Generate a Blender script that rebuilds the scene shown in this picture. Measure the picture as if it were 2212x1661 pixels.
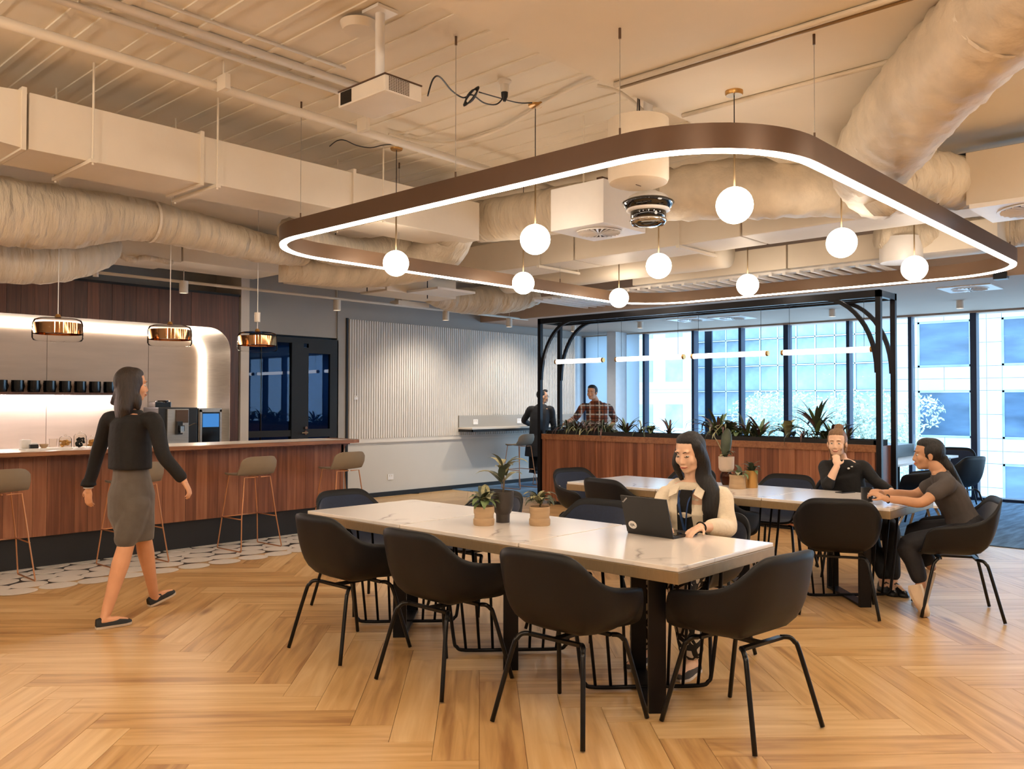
import bpy, bmesh, math, random
from mathutils import Vector, Matrix, Euler
random.seed(7)
for o in list(bpy.data.objects): bpy.data.objects.remove(o)
PI=math.pi; SC=bpy.context.scene; COL=SC.collection
# ------------------------------------------------ camera, world, exposure
FPX=1836.0; YAW,PIT,ROL=math.radians(42.857),math.radians(1.203),math.radians(0.111)
CAM=Vector((0,0,1.5))
_F=Vector((math.cos(YAW)*math.cos(PIT),math.sin(YAW)*math.cos(PIT),math.sin(PIT)))
_R=Vector((math.sin(YAW),-math.cos(YAW),0)); _U=_R.cross(_F)
_R2=_R*math.cos(ROL)+_U*math.sin(ROL); _U2=_U*math.cos(ROL)-_R*math.sin(ROL)
def at(px,py,d=None,z=None,X=None,Y=None):
    v=_F+_R2*((px-1106)/FPX)-_U2*((py-830.5)/FPX)
    if z is not None: t=(z-CAM.z)/v.z
    elif X is not None: t=X/v.x
    elif Y is not None: t=Y/v.y
    else: t=d
    return CAM+v*t
cd=bpy.data.cameras.new('camera'); cam=bpy.data.objects.new('camera',cd); COL.objects.link(cam)
cd.sensor_width=36; cd.lens=FPX/2212*36; cd.clip_start=0.05; cd.clip_end=400
m=Matrix((_R2,_U2,-_F)).transposed().to_4x4(); m.translation=CAM; cam.matrix_world=m
SC.camera=cam
SC.view_settings.view_transform='Standard'; SC.view_settings.look='None'
SC.view_settings.exposure=0.36; SC.view_settings.gamma=1.0; SC.view_settings.use_curve_mapping=False
w=bpy.data.worlds.new('world'); SC.world=w; w.use_nodes=True
bg=w.node_tree.nodes['Background']; bg.inputs[0].default_value=(0.62,0.81,1.0,1); bg.inputs[1].default_value=4.3
def light(name,kind,loc,energy,color,rot=None,target=None,**k):
    l=bpy.data.lights.new(name,kind); l.energy=energy; l.color=color
    for a,b in k.items(): setattr(l,a,b)
    o=bpy.data.objects.new(name,l); COL.objects.link(o); o.location=loc
    if target is not None:
        o.rotation_euler=(Vector(target)-Vector(loc)).to_track_quat('-Z','Y').to_euler()
    elif rot: o.rotation_euler=rot
    return o
WARM=(1.0,0.83,0.64); WARM2=(1.0,0.88,0.74)
# daylight portal across the glazing
pl=light('daylight_portal','AREA',(14.7,5.2,1.46),1,(1,1,1),target=(0,5.2,1.46),shape='RECTANGLE',size=12.6,size_y=2.9)
pl.data.cycles.is_portal=True
# warm fill lamps added unseen behind the camera to brighten ceiling and floor
for i,(x,y) in enumerate([(-1.0,3.2),(1.1,.3),(-0.8,5.8),(3.8,-.9),(-2.4,0.0),(7.2,-.8)]):
    light('room_fill_lamp','POINT',(x,y,3.3),88,WARM,shadow_soft_size=0.14)
# ------------------------------------------------ materials
def lin(c):
    if isinstance(c,str): c=tuple(int(c[i:i+2],16) for i in (0,2,4))
    return tuple(((v/255)/12.92 if v/255<=.04045 else ((v/255+.055)/1.055)**2.4) for v in c)+(1,)
def nm(name):
    M=bpy.data.materials.new(name); M.use_nodes=True; return M,M.node_tree.nodes,M.node_tree.links,M.node_tree.nodes['Principled BSDF']
def mat(name,c,rough=.5,metal=0,var=.08,scale=8,bump=0,bscale=60,stretch=(1,1,1),coat=0,spec=.5,detail=4,sheen=0):
    M,N,L,P=nm(name); c=lin(c)
    tc=N.new('ShaderNodeTexCoord'); mp=N.new('ShaderNodeMapping'); mp.inputs['Scale'].default_value=stretch
    L.new(tc.outputs['Object'],mp.inputs[0])
    n=N.new('ShaderNodeTexNoise'); n.inputs['Scale'].default_value=scale; n.inputs['Detail'].default_value=detail
    L.new(mp.outputs[0],n.inputs[0])
    r=N.new('ShaderNodeValToRGB'); r.color_ramp.elements[0].position=.3; r.color_ramp.elements[1].position=.7
    r.color_ramp.elements[0].color=tuple(v*(1-var) for v in c[:3])+(1,)
    r.color_ramp.elements[1].color=tuple(min(1,v*(1+var)) for v in c[:3])+(1,)
    L.new(n.outputs[0],r.inputs[0]); L.new(r.outputs[0],P.inputs['Base Color'])
    P.inputs['Roughness'].default_value=rough; P.inputs['Metallic'].default_value=metal
    P.inputs['Specular IOR Level'].default_value=spec
    if coat: P.inputs['Coat Weight'].default_value=coat
    if sheen: P.inputs['Sheen Weight'].default_value=sheen
    if bump:
        n2=N.new('ShaderNodeTexNoise'); n2.inputs['Scale'].default_value=bscale; n2.inputs['Detail'].default_value=5
        L.new(mp.outputs[0],n2.inputs[0])
        b=N.new('ShaderNodeBump'); b.inputs['Strength'].default_value=bump; b.inputs['Distance'].default_value=.02 if bscale>4 else .07
        L.new(n2.outputs[0],b.inputs['Height']); L.new(b.outputs[0],P.inputs['Normal'])
    return M
def emis(name,c,s):
    M,N,L,P=nm(name); P.inputs['Base Color'].default_value=(.8,.8,.8,1)
    P.inputs['Emission Color'].default_value=tuple(c)+(1,); P.inputs['Emission Strength'].default_value=s; return M
def wood(name,cols,rough=.45,stretch=(1,1,1),scale=3,knots=0,rnd=.5):
    M,N,L,P=nm(name)
    tc=N.new('ShaderNodeTexCoord'); oi=N.new('ShaderNodeObjectInfo')
    add=N.new('ShaderNodeVectorMath'); add.operation='MULTIPLY_ADD'
    comb=N.new('ShaderNodeCombineXYZ'); L.new(oi.outputs['Random'],comb.inputs[0]); L.new(oi.outputs['Random'],comb.inputs[1])
    sc=N.new('ShaderNodeVectorMath'); sc.operation='SCALE'; sc.inputs['Scale'].default_value=37; L.new(comb.outputs[0],sc.inputs[0])
    ad=N.new('ShaderNodeVectorMath'); L.new(tc.outputs['Object'],ad.inputs[0]); L.new(sc.outputs[0],ad.inputs[1])
    mp=N.new('ShaderNodeMapping'); mp.inputs['Scale'].default_value=stretch; L.new(ad.outputs[0],mp.inputs[0])
    n=N.new('ShaderNodeTexNoise'); n.inputs['Scale'].default_value=scale; n.inputs['Detail'].default_value=6; n.inputs['Distortion'].default_value=.6
    L.new(mp.outputs[0],n.inputs[0])
    mx=N.new('ShaderNodeMath'); mx.operation='MULTIPLY_ADD'; L.new(oi.outputs['Random'],mx.inputs[0]); mx.inputs[1].default_value=rnd; 
    sb=N.new('ShaderNodeMath'); sb.operation='SUBTRACT'; L.new(n.outputs[0],sb.inputs[0]); sb.inputs[1].default_value=rnd/2; L.new(sb.outputs[0],mx.inputs[2])
    r=N.new('ShaderNodeValToRGB'); cr=r.color_ramp
    for i,(p,c) in enumerate(cols):
        e=cr.elements[i] if i<2 else cr.elements.new(p)
        e.position=p; e.color=lin(c)
    L.new(mx.outputs[0],r.inputs[0]); out=r.outputs[0]
    if knots:
        v=N.new('ShaderNodeTexVoronoi'); v.inputs['Scale'].default_value=knots
        mp2=N.new('ShaderNodeMapping'); mp2.inputs['Scale'].default_value=tuple((s if s<1 else 1)*1.0 for s in stretch); 
        mp2.inputs['Scale'].default_value=(.32,1,1); L.new(ad.outputs[0],mp2.inputs[0]); L.new(mp2.outputs[0],v.inputs[0])
        r2=N.new('ShaderNodeValToRGB'); r2.color_ramp.elements[0].position=.03; r2.color_ramp.elements[0].color=(.32,.2,.12,1); r2.color_ramp.elements[1].position=.12; r2.color_ramp.elements[1].color=(1,1,1,1)
        L.new(v.outputs['Distance'],r2.inputs[0])
        mm=N.new('ShaderNodeMix'); mm.data_type='RGBA'; mm.blend_type='MULTIPLY'; mm.inputs[0].default_value=.8
        L.new(out,mm.inputs[6]); L.new(r2.outputs[0],mm.inputs[7]); out=mm.outputs[2]
    L.new(out,P.inputs['Base Color']); P.inputs['Roughness'].default_value=rough
    b=N.new('ShaderNodeBump'); b.inputs['Strength'].default_value=.12; b.inputs['Distance'].default_value=.005
    L.new(n.outputs[0],b.inputs['Height']); L.new(b.outputs[0],P.inputs['Normal'])
    return M
def glassmat(name,tint=(1,1,1),gl=.12,rough=0.0,body=None,bodyfac=0):
    M,N,L,P=nm(name); N.remove(P)
    t=N.new('ShaderNodeBsdfTransparent'); t.inputs[0].default_value=tuple(tint)+(1,)
    g=N.new('ShaderNodeBsdfGlossy'); g.inputs[1].default_value=rough
    lw=N.new('ShaderNodeLayerWeight'); lw.inputs[0].default_value=gl
    mx=N.new('ShaderNodeMixShader'); L.new(lw.outputs['Facing' if False else 'Fresnel'],mx.inputs[0]); L.new(t.outputs[0],mx.inputs[1]); L.new(g.outputs[0],mx.inputs[2])
    out=mx
    if body:
        d=N.new('ShaderNodeBsdfDiffuse'); d.inputs[0].default_value=lin(body)
        m2=N.new('ShaderNodeMixShader'); m2.inputs[0].default_value=bodyfac; L.new(mx.outputs[0],m2.inputs[1]); L.new(d.outputs[0],m2.inputs[2]); out=m2
    L.new(out.outputs[0],N['Material Output'].inputs[0]); return M
def translucent(name,c):
    M,N,L,P=nm(name); N.remove(P); t=N.new('ShaderNodeBsdfTranslucent'); d=N.new('ShaderNodeBsdfDiffuse'); t.inputs[0].default_value=lin(c); d.inputs[0].default_value=lin(c)
    mx=N.new('ShaderNodeMixShader'); mx.inputs[0].default_value=.35; L.new(t.outputs[0],mx.inputs[1]); L.new(d.outputs[0],mx.inputs[2]); L.new(mx.outputs[0],N['Material Output'].inputs[0]); return M
def marble(name):
    M,N,L,P=nm(name)
    tc=N.new('ShaderNodeTexCoord'); n=N.new('ShaderNodeTexNoise'); n.inputs['Scale'].default_value=1.3; n.inputs['Detail'].default_value=6
    L.new(tc.outputs['Object'],n.inputs[0])
    m1=N.new('ShaderNodeVectorMath'); m1.operation='SCALE'; m1.inputs['Scale'].default_value=1.1; L.new(n.outputs['Color'],m1.inputs[0])
    ad=N.new('ShaderNodeVectorMath'); L.new(tc.outputs['Object'],ad.inputs[0]); L.new(m1.outputs[0],ad.inputs[1])
    v=N.new('ShaderNodeTexVoronoi'); v.feature='DISTANCE_TO_EDGE'; v.inputs['Scale'].default_value=1.25; L.new(ad.outputs[0],v.inputs[0])
    r=N.new('ShaderNodeValToRGB'); r.color_ramp.elements[0].position=0; r.color_ramp.elements[0].color=lin('9c938f'); r.color_ramp.elements[1].position=.035; r.color_ramp.elements[1].color=lin('ece6e0')
    e=r.color_ramp.elements.new(.012); e.color=lin('c9c2bc')
    L.new(v.outputs['Distance'],r.inputs[0]); 
    n3=N.new('ShaderNodeTexNoise'); n3.inputs['Scale'].default_value=2.1; L.new(tc.outputs['Object'],n3.inputs[0])
    r3=N.new('ShaderNodeValToRGB'); r3.color_ramp.elements[0].position=.46; r3.color_ramp.elements[1].position=.62
    L.new(n3.outputs[0],r3.inputs[0])
    mm=N.new('ShaderNodeMix'); mm.data_type='RGBA'; L.new(r3.outputs[0],mm.inputs[0]); mm.inputs[6].default_value=lin('ece6e0'); L.new(r.outputs[0],mm.inputs[7])
    L.new(mm.outputs[2],P.inputs['Base Color']); P.inputs['Roughness'].default_value=.16; P.inputs['Specular IOR Level'].default_value=.6
    return M
MT=dict(
 ceil=mat('painted_concrete','e6dccb',.75,var=.04,scale=1.2,bump=.15,bscale=6),
 duct=mat('painted_duct','e4d9c8',.5,var=.04,scale=2,bump=.1,bscale=3),
 flex=mat('wrinkled_duct_wrap','d6c8b2',.5,var=.10,scale=2.2,bump=1.0,bscale=2.6,stretch=(5,1.1,1.1)),  # streaky colour in the three wraps imitates shade in the creases
 flexy=mat('wrinkled_duct_wrap_across','d6c8b2',.5,var=.10,scale=2.2,bump=1.0,bscale=2.6,stretch=(1.1,5,1.1)),
 flexd=mat('wrinkled_duct_wrap_even','d6c8b2',.5,var=.12,scale=5,bump=1.0,bscale=6),
 darkmetal=mat('black_steel','17161a',.4,metal=.6,var=.1),
 chairleg=mat('black_powder_coat','0c0b0c',.32,metal=.3,var=.1),
 shell=mat('charcoal_shell','0f1014',.5,var=.06,scale=30,spec=.32),
 navy=mat('navy_upholstery','1d2a44',.8,var=.1,scale=60,sheen=.3),
 marble=marble('white_marble'),
 brass=mat('brushed_table_edge','97805f',.4,metal=.45,var=.08,scale=20,stretch=(1,12,1)),
 bronze=mat('bronze_anodised','5c4534',.38,metal=.35,var=.05,scale=4),
 bronze2=mat('bronze_inner','7c6048',.38,metal=.2,var=.05,scale=4),
 wallgrey=mat('grey_wall_paint','a5a29d',.7,var=.03,scale=2),
 wallwhite=mat('warm_white_paint','d6cfc6',.6,var=.03,scale=2),
 dado=mat('pale_panel_paint','c9c5bd',.55,var=.02,scale=2),
 flute=mat('white_fluted_timber','e2dcd4',.5,var=.03,scale=4,stretch=(6,6,.5)),
 black=mat('matt_black','0d0d0f',.6,var=.1),
 kick=mat('black_kickboard','17171a',.45,var=.15,scale=3),
 plaster=mat('plaster_ceiling','b19a88',.75,var=.02,scale=2),
 carpet=mat('blue_carpet','5f7f9f',.95,var=.45,scale=5,bump=.4,bscale=120,stretch=(.35,2.5,1)),
 steel=mat('brushed_steel','a9a49d',.35,metal=.85,var=.08,scale=6,stretch=(1,1,14)),
 splash=mat('satin_splashback','c4b4a6',.42,metal=.1,var=.06,scale=4,stretch=(.4,1,3)),
 whitegloss=mat('white_gloss','e8e4e0',.3,var=.02),
 stonewhite=mat('white_counter','efe8e0',.3,var=.03),
 cream=mat('cream_paint','e8dcc8',.5,var=.03),
 plastic=mat('white_plastic','dcd4c8',.45,var=.02),
 woodwall=wood('dark_walnut_board',[(.25,'462718'),(.75,'6e4029'),(.5,'583220')],.42,(14,14,.6),2.2,rnd=.35),
 woodbar=wood('red_gum_board',[(.2,'673a26'),(.8,'a0694a'),(.5,'855136')],.4,(14,14,.7),2.0,rnd=.5),
 woodedge=wood('walnut_edge',[(.25,'7a4c31'),(.75,'a5734c')],.32,(.8,12,12),2.5,rnd=.2),
 plank=wood('oak_floor_plank',[(.15,'9a7044'),(.85,'e4c493'),(.45,'caa26b')],.33,(.55,7,1),2.6,knots=2.6,rnd=.3),
 tilewhite=mat('white_tile','efe8e0',.3,var=.04,scale=6),
 tiledark=mat('dark_tile','2a2220',.4,var=.1),
 stool=mat('taupe_stool_shell','8a7c69',.55,var=.03,scale=10),
 copper=mat('copper_wire','c98f66',.32,metal=.75,var=.05),
 soil=mat('potting_soil','2a1c14',.95,var=.3,scale=60,bump=.6),
 potbeige=mat('ribbed_stoneware','b79a77',.6,var=.12,scale=5,stretch=(1,1,6)),
 potdark=mat('charcoal_stoneware','3d3631',.55,var=.06),
 potpink=mat('chalky_planter','cdb9a6',.6,var=.04),
 gold=mat('gold_jar','c79a5a',.3,metal=.8,var=.05),
 amberglass=glassmat('amber_glass',(.55,.28,.12),.3,body='3a1808',bodyfac=.45),
 leafdark=mat('dark_green_leaf','39422e',.45,var=.35,scale=12),
 leafgreen=mat('mid_green_leaf','5b6e42',.45,var=.35,scale=14),
 leafred=mat('burgundy_leaf','5b3f38',.45,var=.4,scale=12),
 leafvar=mat('variegated_leaf','8c8a66',.5,var=.5,scale=25),
 stem=mat('plant_stem','5a4a33',.7,var=.2),
 glass=glassmat('window_glass',(.86,.95,1.0),.06),
 clearglass=glassmat('clear_glass',(.97,.96,.94),.05),
 darkglass=glassmat('smoked_door_glass',(.35,.55,.8),.25),
 mull=mat('navy_mullion','1c2c46',.45,metal=.3,var=.05),
 black_plastic=mat('black_plastic','141416',.35,var=.05),
 screen=mat('dark_screen','08090c',.12,var=.05),
 chrome=mat('chrome','c9c9c9',.08,metal=1,var=.01),
 mirror=mat('rose_gold_mirror','d9a676',.06,metal=1,var=.02),
 lensblack=mat('dome_smoked_plastic','0c0c0e',.06,var=.02,coat=.6),
 stone=mat('pale_stone_cladding','b4b6b4',.6,var=.03,scale=.7),
 bluewin=mat('blue_window_glass','4a6078',.12,var=.5,scale=.55,stretch=(1,.7,2.2)),
 bluewin2=mat('sky_blue_curtain_glass','8b9fb4',.12,var=.35,scale=.8,stretch=(1,1,1.4)),  # noise in the colour stands in for varied reflections across the panes
 whiteframe=mat('white_grid_frame','b8c0c0',.5,var=.02),
 treeleaf=mat('foliage_painted_daylight','b9c2b4',.8,var=.25,scale=1.5),  # very pale leaf colour stands in for overexposing daylight
 bluewall=mat('blue_room_paint','3a4f66',.7,var=.06,scale=2),
 colblue=mat('pale_column_paint','e4e8ec',.6,var=.03),
 ringlit=emis('ring_diffuser',(1.0,.84,.68),19.0),
 globelit=emis('opal_globe',(1.0,.84,.66),10.0),
 ledlit=emis('led_strip',(1.0,.83,.66),34.0),
 tubelit=emis('linear_tube',(1.0,.95,.90),8.0),
 underlit=emis('under_shelf_strip',(1.0,.86,.84),110.0),
 spotlit=emis('spot_lens',(1.0,.85,.7),2.5),
 blind=translucent('sheer_blind','d3dbe2'),
 screenlit=emis('fridge_display',(.05,.28,.75),.6),
)
# ------------------------------------------------ mesh helpers
class MB:
    def __init__(s): s.v=[]; s.f=[]
    def add(s,v,f):
        b=len(s.v); s.v+= [tuple(p) for p in v]; s.f+=[tuple(i+b for i in q) for q in f]; return s
    def box(s,a,b):
        x0,y0,z0=a;x1,y1,z1=b
        return s.add([(x0,y0,z0),(x1,y0,z0),(x1,y1,z0),(x0,y1,z0),(x0,y0,z1),(x1,y0,z1),(x1,y1,z1),(x0,y1,z1)],
          [(0,3,2,1),(4,5,6,7),(0,1,5,4),(1,2,6,5),(2,3,7,6),(3,0,4,7)])
    def rings(s,rs,cap=True,closed=False):
        n=len(rs[0]); v=[p for r in rs for p in r]; f=[]
        m=len(rs)
        for i in range(m if closed else m-1):
            j=(i+1)%m
            for k in range(n): f.append((i*n+k,i*n+(k+1)%n,j*n+(k+1)%n,j*n+k))
        if cap and not closed: f+= [tuple(range(n))[::-1],tuple((m-1)*n+k for k in range(n))]
        return s.add(v,f)
    def tube(s,pts,r,n=10,cap=True,closed=False,flat=1.0):
        pts=[Vector(p) for p in pts]; m=len(pts)
        rr=r if isinstance(r,(list,tuple)) else [r]*m
        rs=[]; prev=None
        for i,p in enumerate(pts):
            if closed: t=pts[(i+1)%m]-pts[i-1]
            else: t=pts[min(i+1,m-1)]-pts[max(i-1,0)]
            t.normalize()
            if prev is None:
                a=Vector((0,0,1)) if abs(t.z)<.9 else Vector((1,0,0)); u=t.cross(a).normalized()
            else:
                u=(prev-t*prev.dot(t)); u=u.normalized() if u.length>1e-6 else t.orthogonal().normalized()
            prev=u; w_=t.cross(u)
            rs.append([p+(u*math.cos(2*PI*k/n)+w_*math.sin(2*PI*k/n)*flat)*rr[i] for k in range(n)])
        return s.rings(rs,cap,closed)
    def lathe(s,prof,c=(0,0,0),n=24,cap=True):
        rs=[[(c[0]+r*math.cos(2*PI*k/n),c[1]+r*math.sin(2*PI*k/n),c[2]+z) for k in range(n)] for r,z in prof]
        return s.rings(rs,cap)
    def ell(s,c,r,n=16,m=10,M=None):
        c=Vector(c); rs=[]
        for i in range(1,m):
            t=PI*i/m
            rs.append([Vector((r[0]*math.sin(t)*math.cos(2*PI*k/n),r[1]*math.sin(t)*math.sin(2*PI*k/n),-r[2]*math.cos(t))) for k in range(n)])
        v=[p for q in rs for p in q]; f=[]
        for i in range(m-2):
            for k in range(n): f.append((i*n+k,i*n+(k+1)%n,(i+1)*n+(k+1)%n,(i+1)*n+k))
        v+=[Vector((0,0,-r[2])),Vector((0,0,r[2]))]; a=len(v)-2
        for k in range(n): f.append((a,(k+1)%n,k)); f.append((a+1,(m-2)*n+k,(m-2)*n+(k+1)%n))
        if M is not None: v=[M@p for p in v]
        return s.add([c+p for p in v],f)
    def mesh(s,name='m',smooth=False,bevel=0):
        me=bpy.data.meshes.new(name); me.from_pydata(s.v,[],s.f)
        bm=bmesh.new(); bm.from_mesh(me); bmesh.ops.recalc_face_normals(bm,faces=bm.faces)
        if bevel: bmesh.ops.bevel(bm,geom=[e for e in bm.edges],offset=bevel,segments=2,profile=.7,affect='EDGES')
        bm.to_mesh(me); bm.free()
        if smooth:
            for p in me.polygons: p.use_smooth=True
            if smooth=='auto':
                bm=bmesh.new(); bm.from_mesh(me)
                for e in bm.edges:
                    if len(e.link_faces)==2 and e.calc_face_angle(0)>.6: e.smooth=False
                bm.to_mesh(me); bm.free()
        return me
def obj(name,mesh,m=None,parent=None,loc=None,rot=None,smooth=False,bevel=0):
    if isinstance(mesh,MB): mesh=mesh.mesh(name,smooth,bevel)
    if m is not None and not mesh.materials: mesh.materials.append(MT[m] if isinstance(m,str) else m)
    o=bpy.data.objects.new(name,mesh); COL.objects.link(o)
    if parent is not None: o.parent=parent
    if loc is not None: o.location=loc
    if rot is not None: o.rotation_euler=rot
    return o
def tag(o,label=None,cat=None,group=None,kind=None):
    if label: o['label']=label
    if cat: o['category']=cat
    if group: o['group']=group
    if kind: o['kind']=kind
    return o
def empty(name,loc=(0,0,0),rz=0,label=None,cat=None,group=None,kind=None):
    o=bpy.data.objects.new(name,None); COL.objects.link(o); o.location=loc; o.rotation_euler=(0,0,rz); o.empty_display_size=.1
    return tag(o,label,cat,group,kind)
KIDS={}
def kids(o): return [c for c in bpy.data.objects if c.parent==o]
def dup(root,loc,rz=0,label=None,group=None):
    r=root.copy(); COL.objects.link(r); r.location=loc; r.rotation_euler=(0,0,rz)
    if label: r['label']=label
    if group: r['group']=group
    for ch in kids(root):
        c=ch.copy(); COL.objects.link(c); c.parent=r
        for g in kids(ch):
            d=g.copy(); COL.objects.link(d); d.parent=c
    return r
def bez(p0,p1,p2,p3,n=8):
    o=[]
    for i in range(n+1):
        t=i/n; o.append(Vector(p0)*(1-t)**3+Vector(p1)*3*t*(1-t)**2+Vector(p2)*3*t*t*(1-t)+Vector(p3)*t**3)
    return o
def smoothpath(pts,k=6):
    pts=[Vector(p) for p in pts]; o=[]
    for i in range(len(pts)-1):
        a=pts[max(i-1,0)];b=pts[i];c=pts[i+1];d=pts[min(i+2,len(pts)-1)]
        for j in range(k):
            t=j/k; o.append(.5*((2*b)+(c-a)*t+(2*a-5*b+4*c-d)*t*t+(3*b-a-3*c+d)*t**3))
    o.append(pts[-1]); return o
# ================================================ FLOOR
def struct(name,mb,m,parent=None,**k):
    o=obj(name,mb,m,parent,**k)
    if parent is None: o['kind']='structure'
    return o
floor=struct('floor',MB().box((-6,-5,-.2),(15.2,11.5,-.012)),mat('floor_joint','5d3d22',.8))
Wp,Lp,NP=.2,1.2,6
us=Vector((1,-1,0)).normalized(); vs=Vector((-1,-1,0)).normalized()
def uv2w(u,v): return us*u+vs*v
plh=obj('plank',MB().box((-Lp/2+.001,-Wp/2+.001,-.012),(Lp/2-.001,Wp/2-.001,0)),'plank',floor); plmesh=plh.data; bpy.data.objects.remove(plh)
cand=[]
au=math.atan2(us.y,us.x)
for k in range(-90,90):
    for j in range(-8,9):
        for typ in (0,1):
            if typ==0: u0=k*Wp+2*Lp*j; v0=k*Wp; cu,cv=u0+Lp/2,v0+Wp/2; ang=au
            else: u0=k*Wp+Lp+2*Lp*j; v0=(k-NP+1)*Wp; cu,cv=u0+Wp/2,v0+Lp/2; ang=au+PI/2
            c=uv2w(cu,cv)
            if not(-5<c.x<10.4 and -4<c.y<11.0): continue
            if c.y>8.9 and c.x<5.8: continue
            q=c-CAM; d=q.dot(_F)
            vis = d>.6 and abs(q.dot(_R2)/d)*FPX<1106+250 and (-q.dot(_U2)/d)*FPX<830+420
            if d<.3: d=9
            cand.append((0 if vis else 1,c.length,c,ang))
cand.sort(key=lambda t:(t[0],t[1]))
rest=MB()
for i,(vv,_,c,ang) in enumerate(cand):
    if i<300:
        o=bpy.data.objects.new('plank',plmesh); COL.objects.link(o); o.parent=floor; o.location=c; o.rotation_euler=(0,0,ang)
    else:
        ca,sa=math.cos(ang),math.sin(ang); hx,hy=Lp/2-.001,Wp/2-.001
        p=[(c.x+ca*x-sa*y,c.y+sa*x+ca*y) for x,y in ((-hx,-hy),(hx,-hy),(hx,hy),(-hx,hy))]
        rest.add([(x,y,-.012) for x,y in p]+[(x,y,0) for x,y in p],[(4,5,6,7),(0,1,5,4),(1,2,6,5),(2,3,7,6),(3,0,4,7)])
tag(obj('far_planks',rest,'plank',floor),kind='stuff')
struct('trim_1',MB().box((9.99,-5,-.01),(10.03,3.2,.006)),'black')
cp=struct('floor_carpet',MB().box((10.03,-5,-.01),(15.0,11.4,.008)),'carpet')
# tile inlay in front of the bar: overlapping pale ovals on a dark bed
inlay=struct('floor_tile_inlay',MB(),'tiledark')
bed=MB(); edge=[]
rnd=random.Random(3)
tm=MB(); tm.rings([[(.5*math.cos(2*PI*k/20),.5*math.sin(2*PI*k/20),z) for k in range(20)] for z in (0,.003)]); tmesh=tm.mesh('tile'); tmesh.materials.append(MT['tilewhite'])
tiles=[]; row=0; y=8.36
while y>7.3:
    x=-1.2+(row%2)*.15
    while x<6.3:
        tiles.append((x+rnd.uniform(-.02,.02),y+rnd.uniform(-.02,.02),rnd.uniform(.275,.31),rnd.uniform(.225,.262),rnd.uniform(-.35,.35),row)); x+=.29
    y-=.235; row+=1
bed=MB()
n=0
for (x,y,a,b,r,row) in tiles:
    if row<row+1:
        pass
    o=bpy.data.objects.new('tile',tmesh); COL.objects.link(o); o.parent=inlay; o.location=(x,y,.003+.0006*(n%3)); o.scale=(a,b,1); o.rotation_euler=(0,0,r); n+=1
bed.box((-1.4,7.56,-.005),(6.45,8.45,.002))
inlay.data=bed.mesh('floor_tile_inlay'); inlay.data.materials.append(MT['tiledark'])
# ================================================ WALLS
YB=10.73; XW=14.58; ZS=3.97; ZB=3.62
# back wall: painted upper wall, dado, fluted boards
wb=struct('wall_back',MB().box((7.72,YB+.02,0),(13.42,YB+.25,4.05)).box((5.92,YB+.02,2.47),(7.72,YB+.25,4.05)).box((7.66,YB,0),(7.82,YB+.03,4.0)),'wallgrey')
obj('dado_panel',MB().box((7.84,YB,.06),(13.40,YB+.02,.86)),'dado',wb)
obj('dado_rail',MB().box((7.84,YB-.03,.86),(13.40,YB+.02,.885)).box((7.84,YB-.012,.885),(13.4,YB+.02,.93)),'wallwhite',wb)
fb=MB().box((0,-.02,0),(.026,.02,1.845)); fmesh=fb.mesh('flute'); fmesh.materials.append(MT['flute'])
fx=7.87; i=0
struct('wall_back_fluted_backing',MB().box((7.85,YB,.93),(13.40,YB+.02,2.775)),'flute')
FL=[o for o in COL.objects if o.name=='wall_back_fluted_backing'][0]; FL.name='wall_back_fluting'
while fx<13.37:
    o=bpy.data.objects.new('flute',fmesh); COL.objects.link(o); o.parent=FL; o.location=(fx,YB-.008,.93)
    fx+=.047; i+=1
struct('trim_2',MB().box((7.815,YB-.02,0),(7.85,YB+.02,2.79)),'black')
struct('baseboard_back',MB().box((7.85,YB-.03,0),(13.42,YB+.0,.07)),'black')
# wall past the fluting: return, corner and pale column by the glass
struct('wall_far_corner',MB().box((13.38,YB-.02,0),(13.42,11.4,4.0)).box((13.38,11.38,0),(14.7,11.5,4.0)),'colblue')
struct('wall_column',MB().box((13.98,10.12,0),(14.36,10.34,2.93)),'colblue')
bl=obj('window_blind',MB().box((14.44,9.87,.05),(14.447,11.24,2.90)),'blind'); tag(bl,'sheer pale blue blind drawn over the window nearest the fluted wall','blind')
# wall behind the bar end (white reveal) and side walls outside the view
struct('wall_bar_end',MB().box((5.80,10.28,0),(5.92,10.98,4.05)),'wallwhite')
struct('wall_left',MB().box((-6.2,10.95,0),(5.80,11.1,4.05)).box((-6.2,-5,0),(-6,11.1,4.05)),'wallgrey')
struct('wall_right',MB().box((-6.2,-5.2,0),(15,-5,4.05)),'wallwhite')
# door wall with smoked glazing
dw=empty('door_1',(0,0,0)); dw['kind']='structure'
obj('door_frame',MB().box((5.92,YB,2.36),(7.68,YB+.06,2.44)).box((7.60,YB,0),(7.68,YB+.06,2.36)).box((6.86,YB-.01,0),(7.06,YB+.07,2.36)).box((5.92,YB,0),(6.86,YB+.06,.09)).box((5.92,YB,1.0),(6.86,YB+.06,1.09)).box((6.38,YB+.02,.09),(6.39,YB+.05,2.36)),'black',dw)
dl=obj('door_leaf',MB().box((7.06,YB,0),(7.15,YB+.05,2.30)).box((7.53,YB,0),(7.60,YB+.05,2.36)).box((7.15,YB,2.22),(7.53,YB+.05,2.36)).box((7.15,YB,0),(7.53,YB+.05,.2)).box((7.15,YB,.98),(7.53,YB+.05,1.10)),'black',dw)
obj('handle',MB().tube([(7.10,YB-.02,1.05),(7.10,YB-.06,1.05),(7.0,YB-.06,1.05)],.012,8).tube([(7.1,YB,1.05),(7.1,YB-.02,1.05)],.03,14).tube([(7.1,YB-.01,1.12),(7.1,YB-.03,1.12)],.022,12),'chrome',dl)
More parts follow.
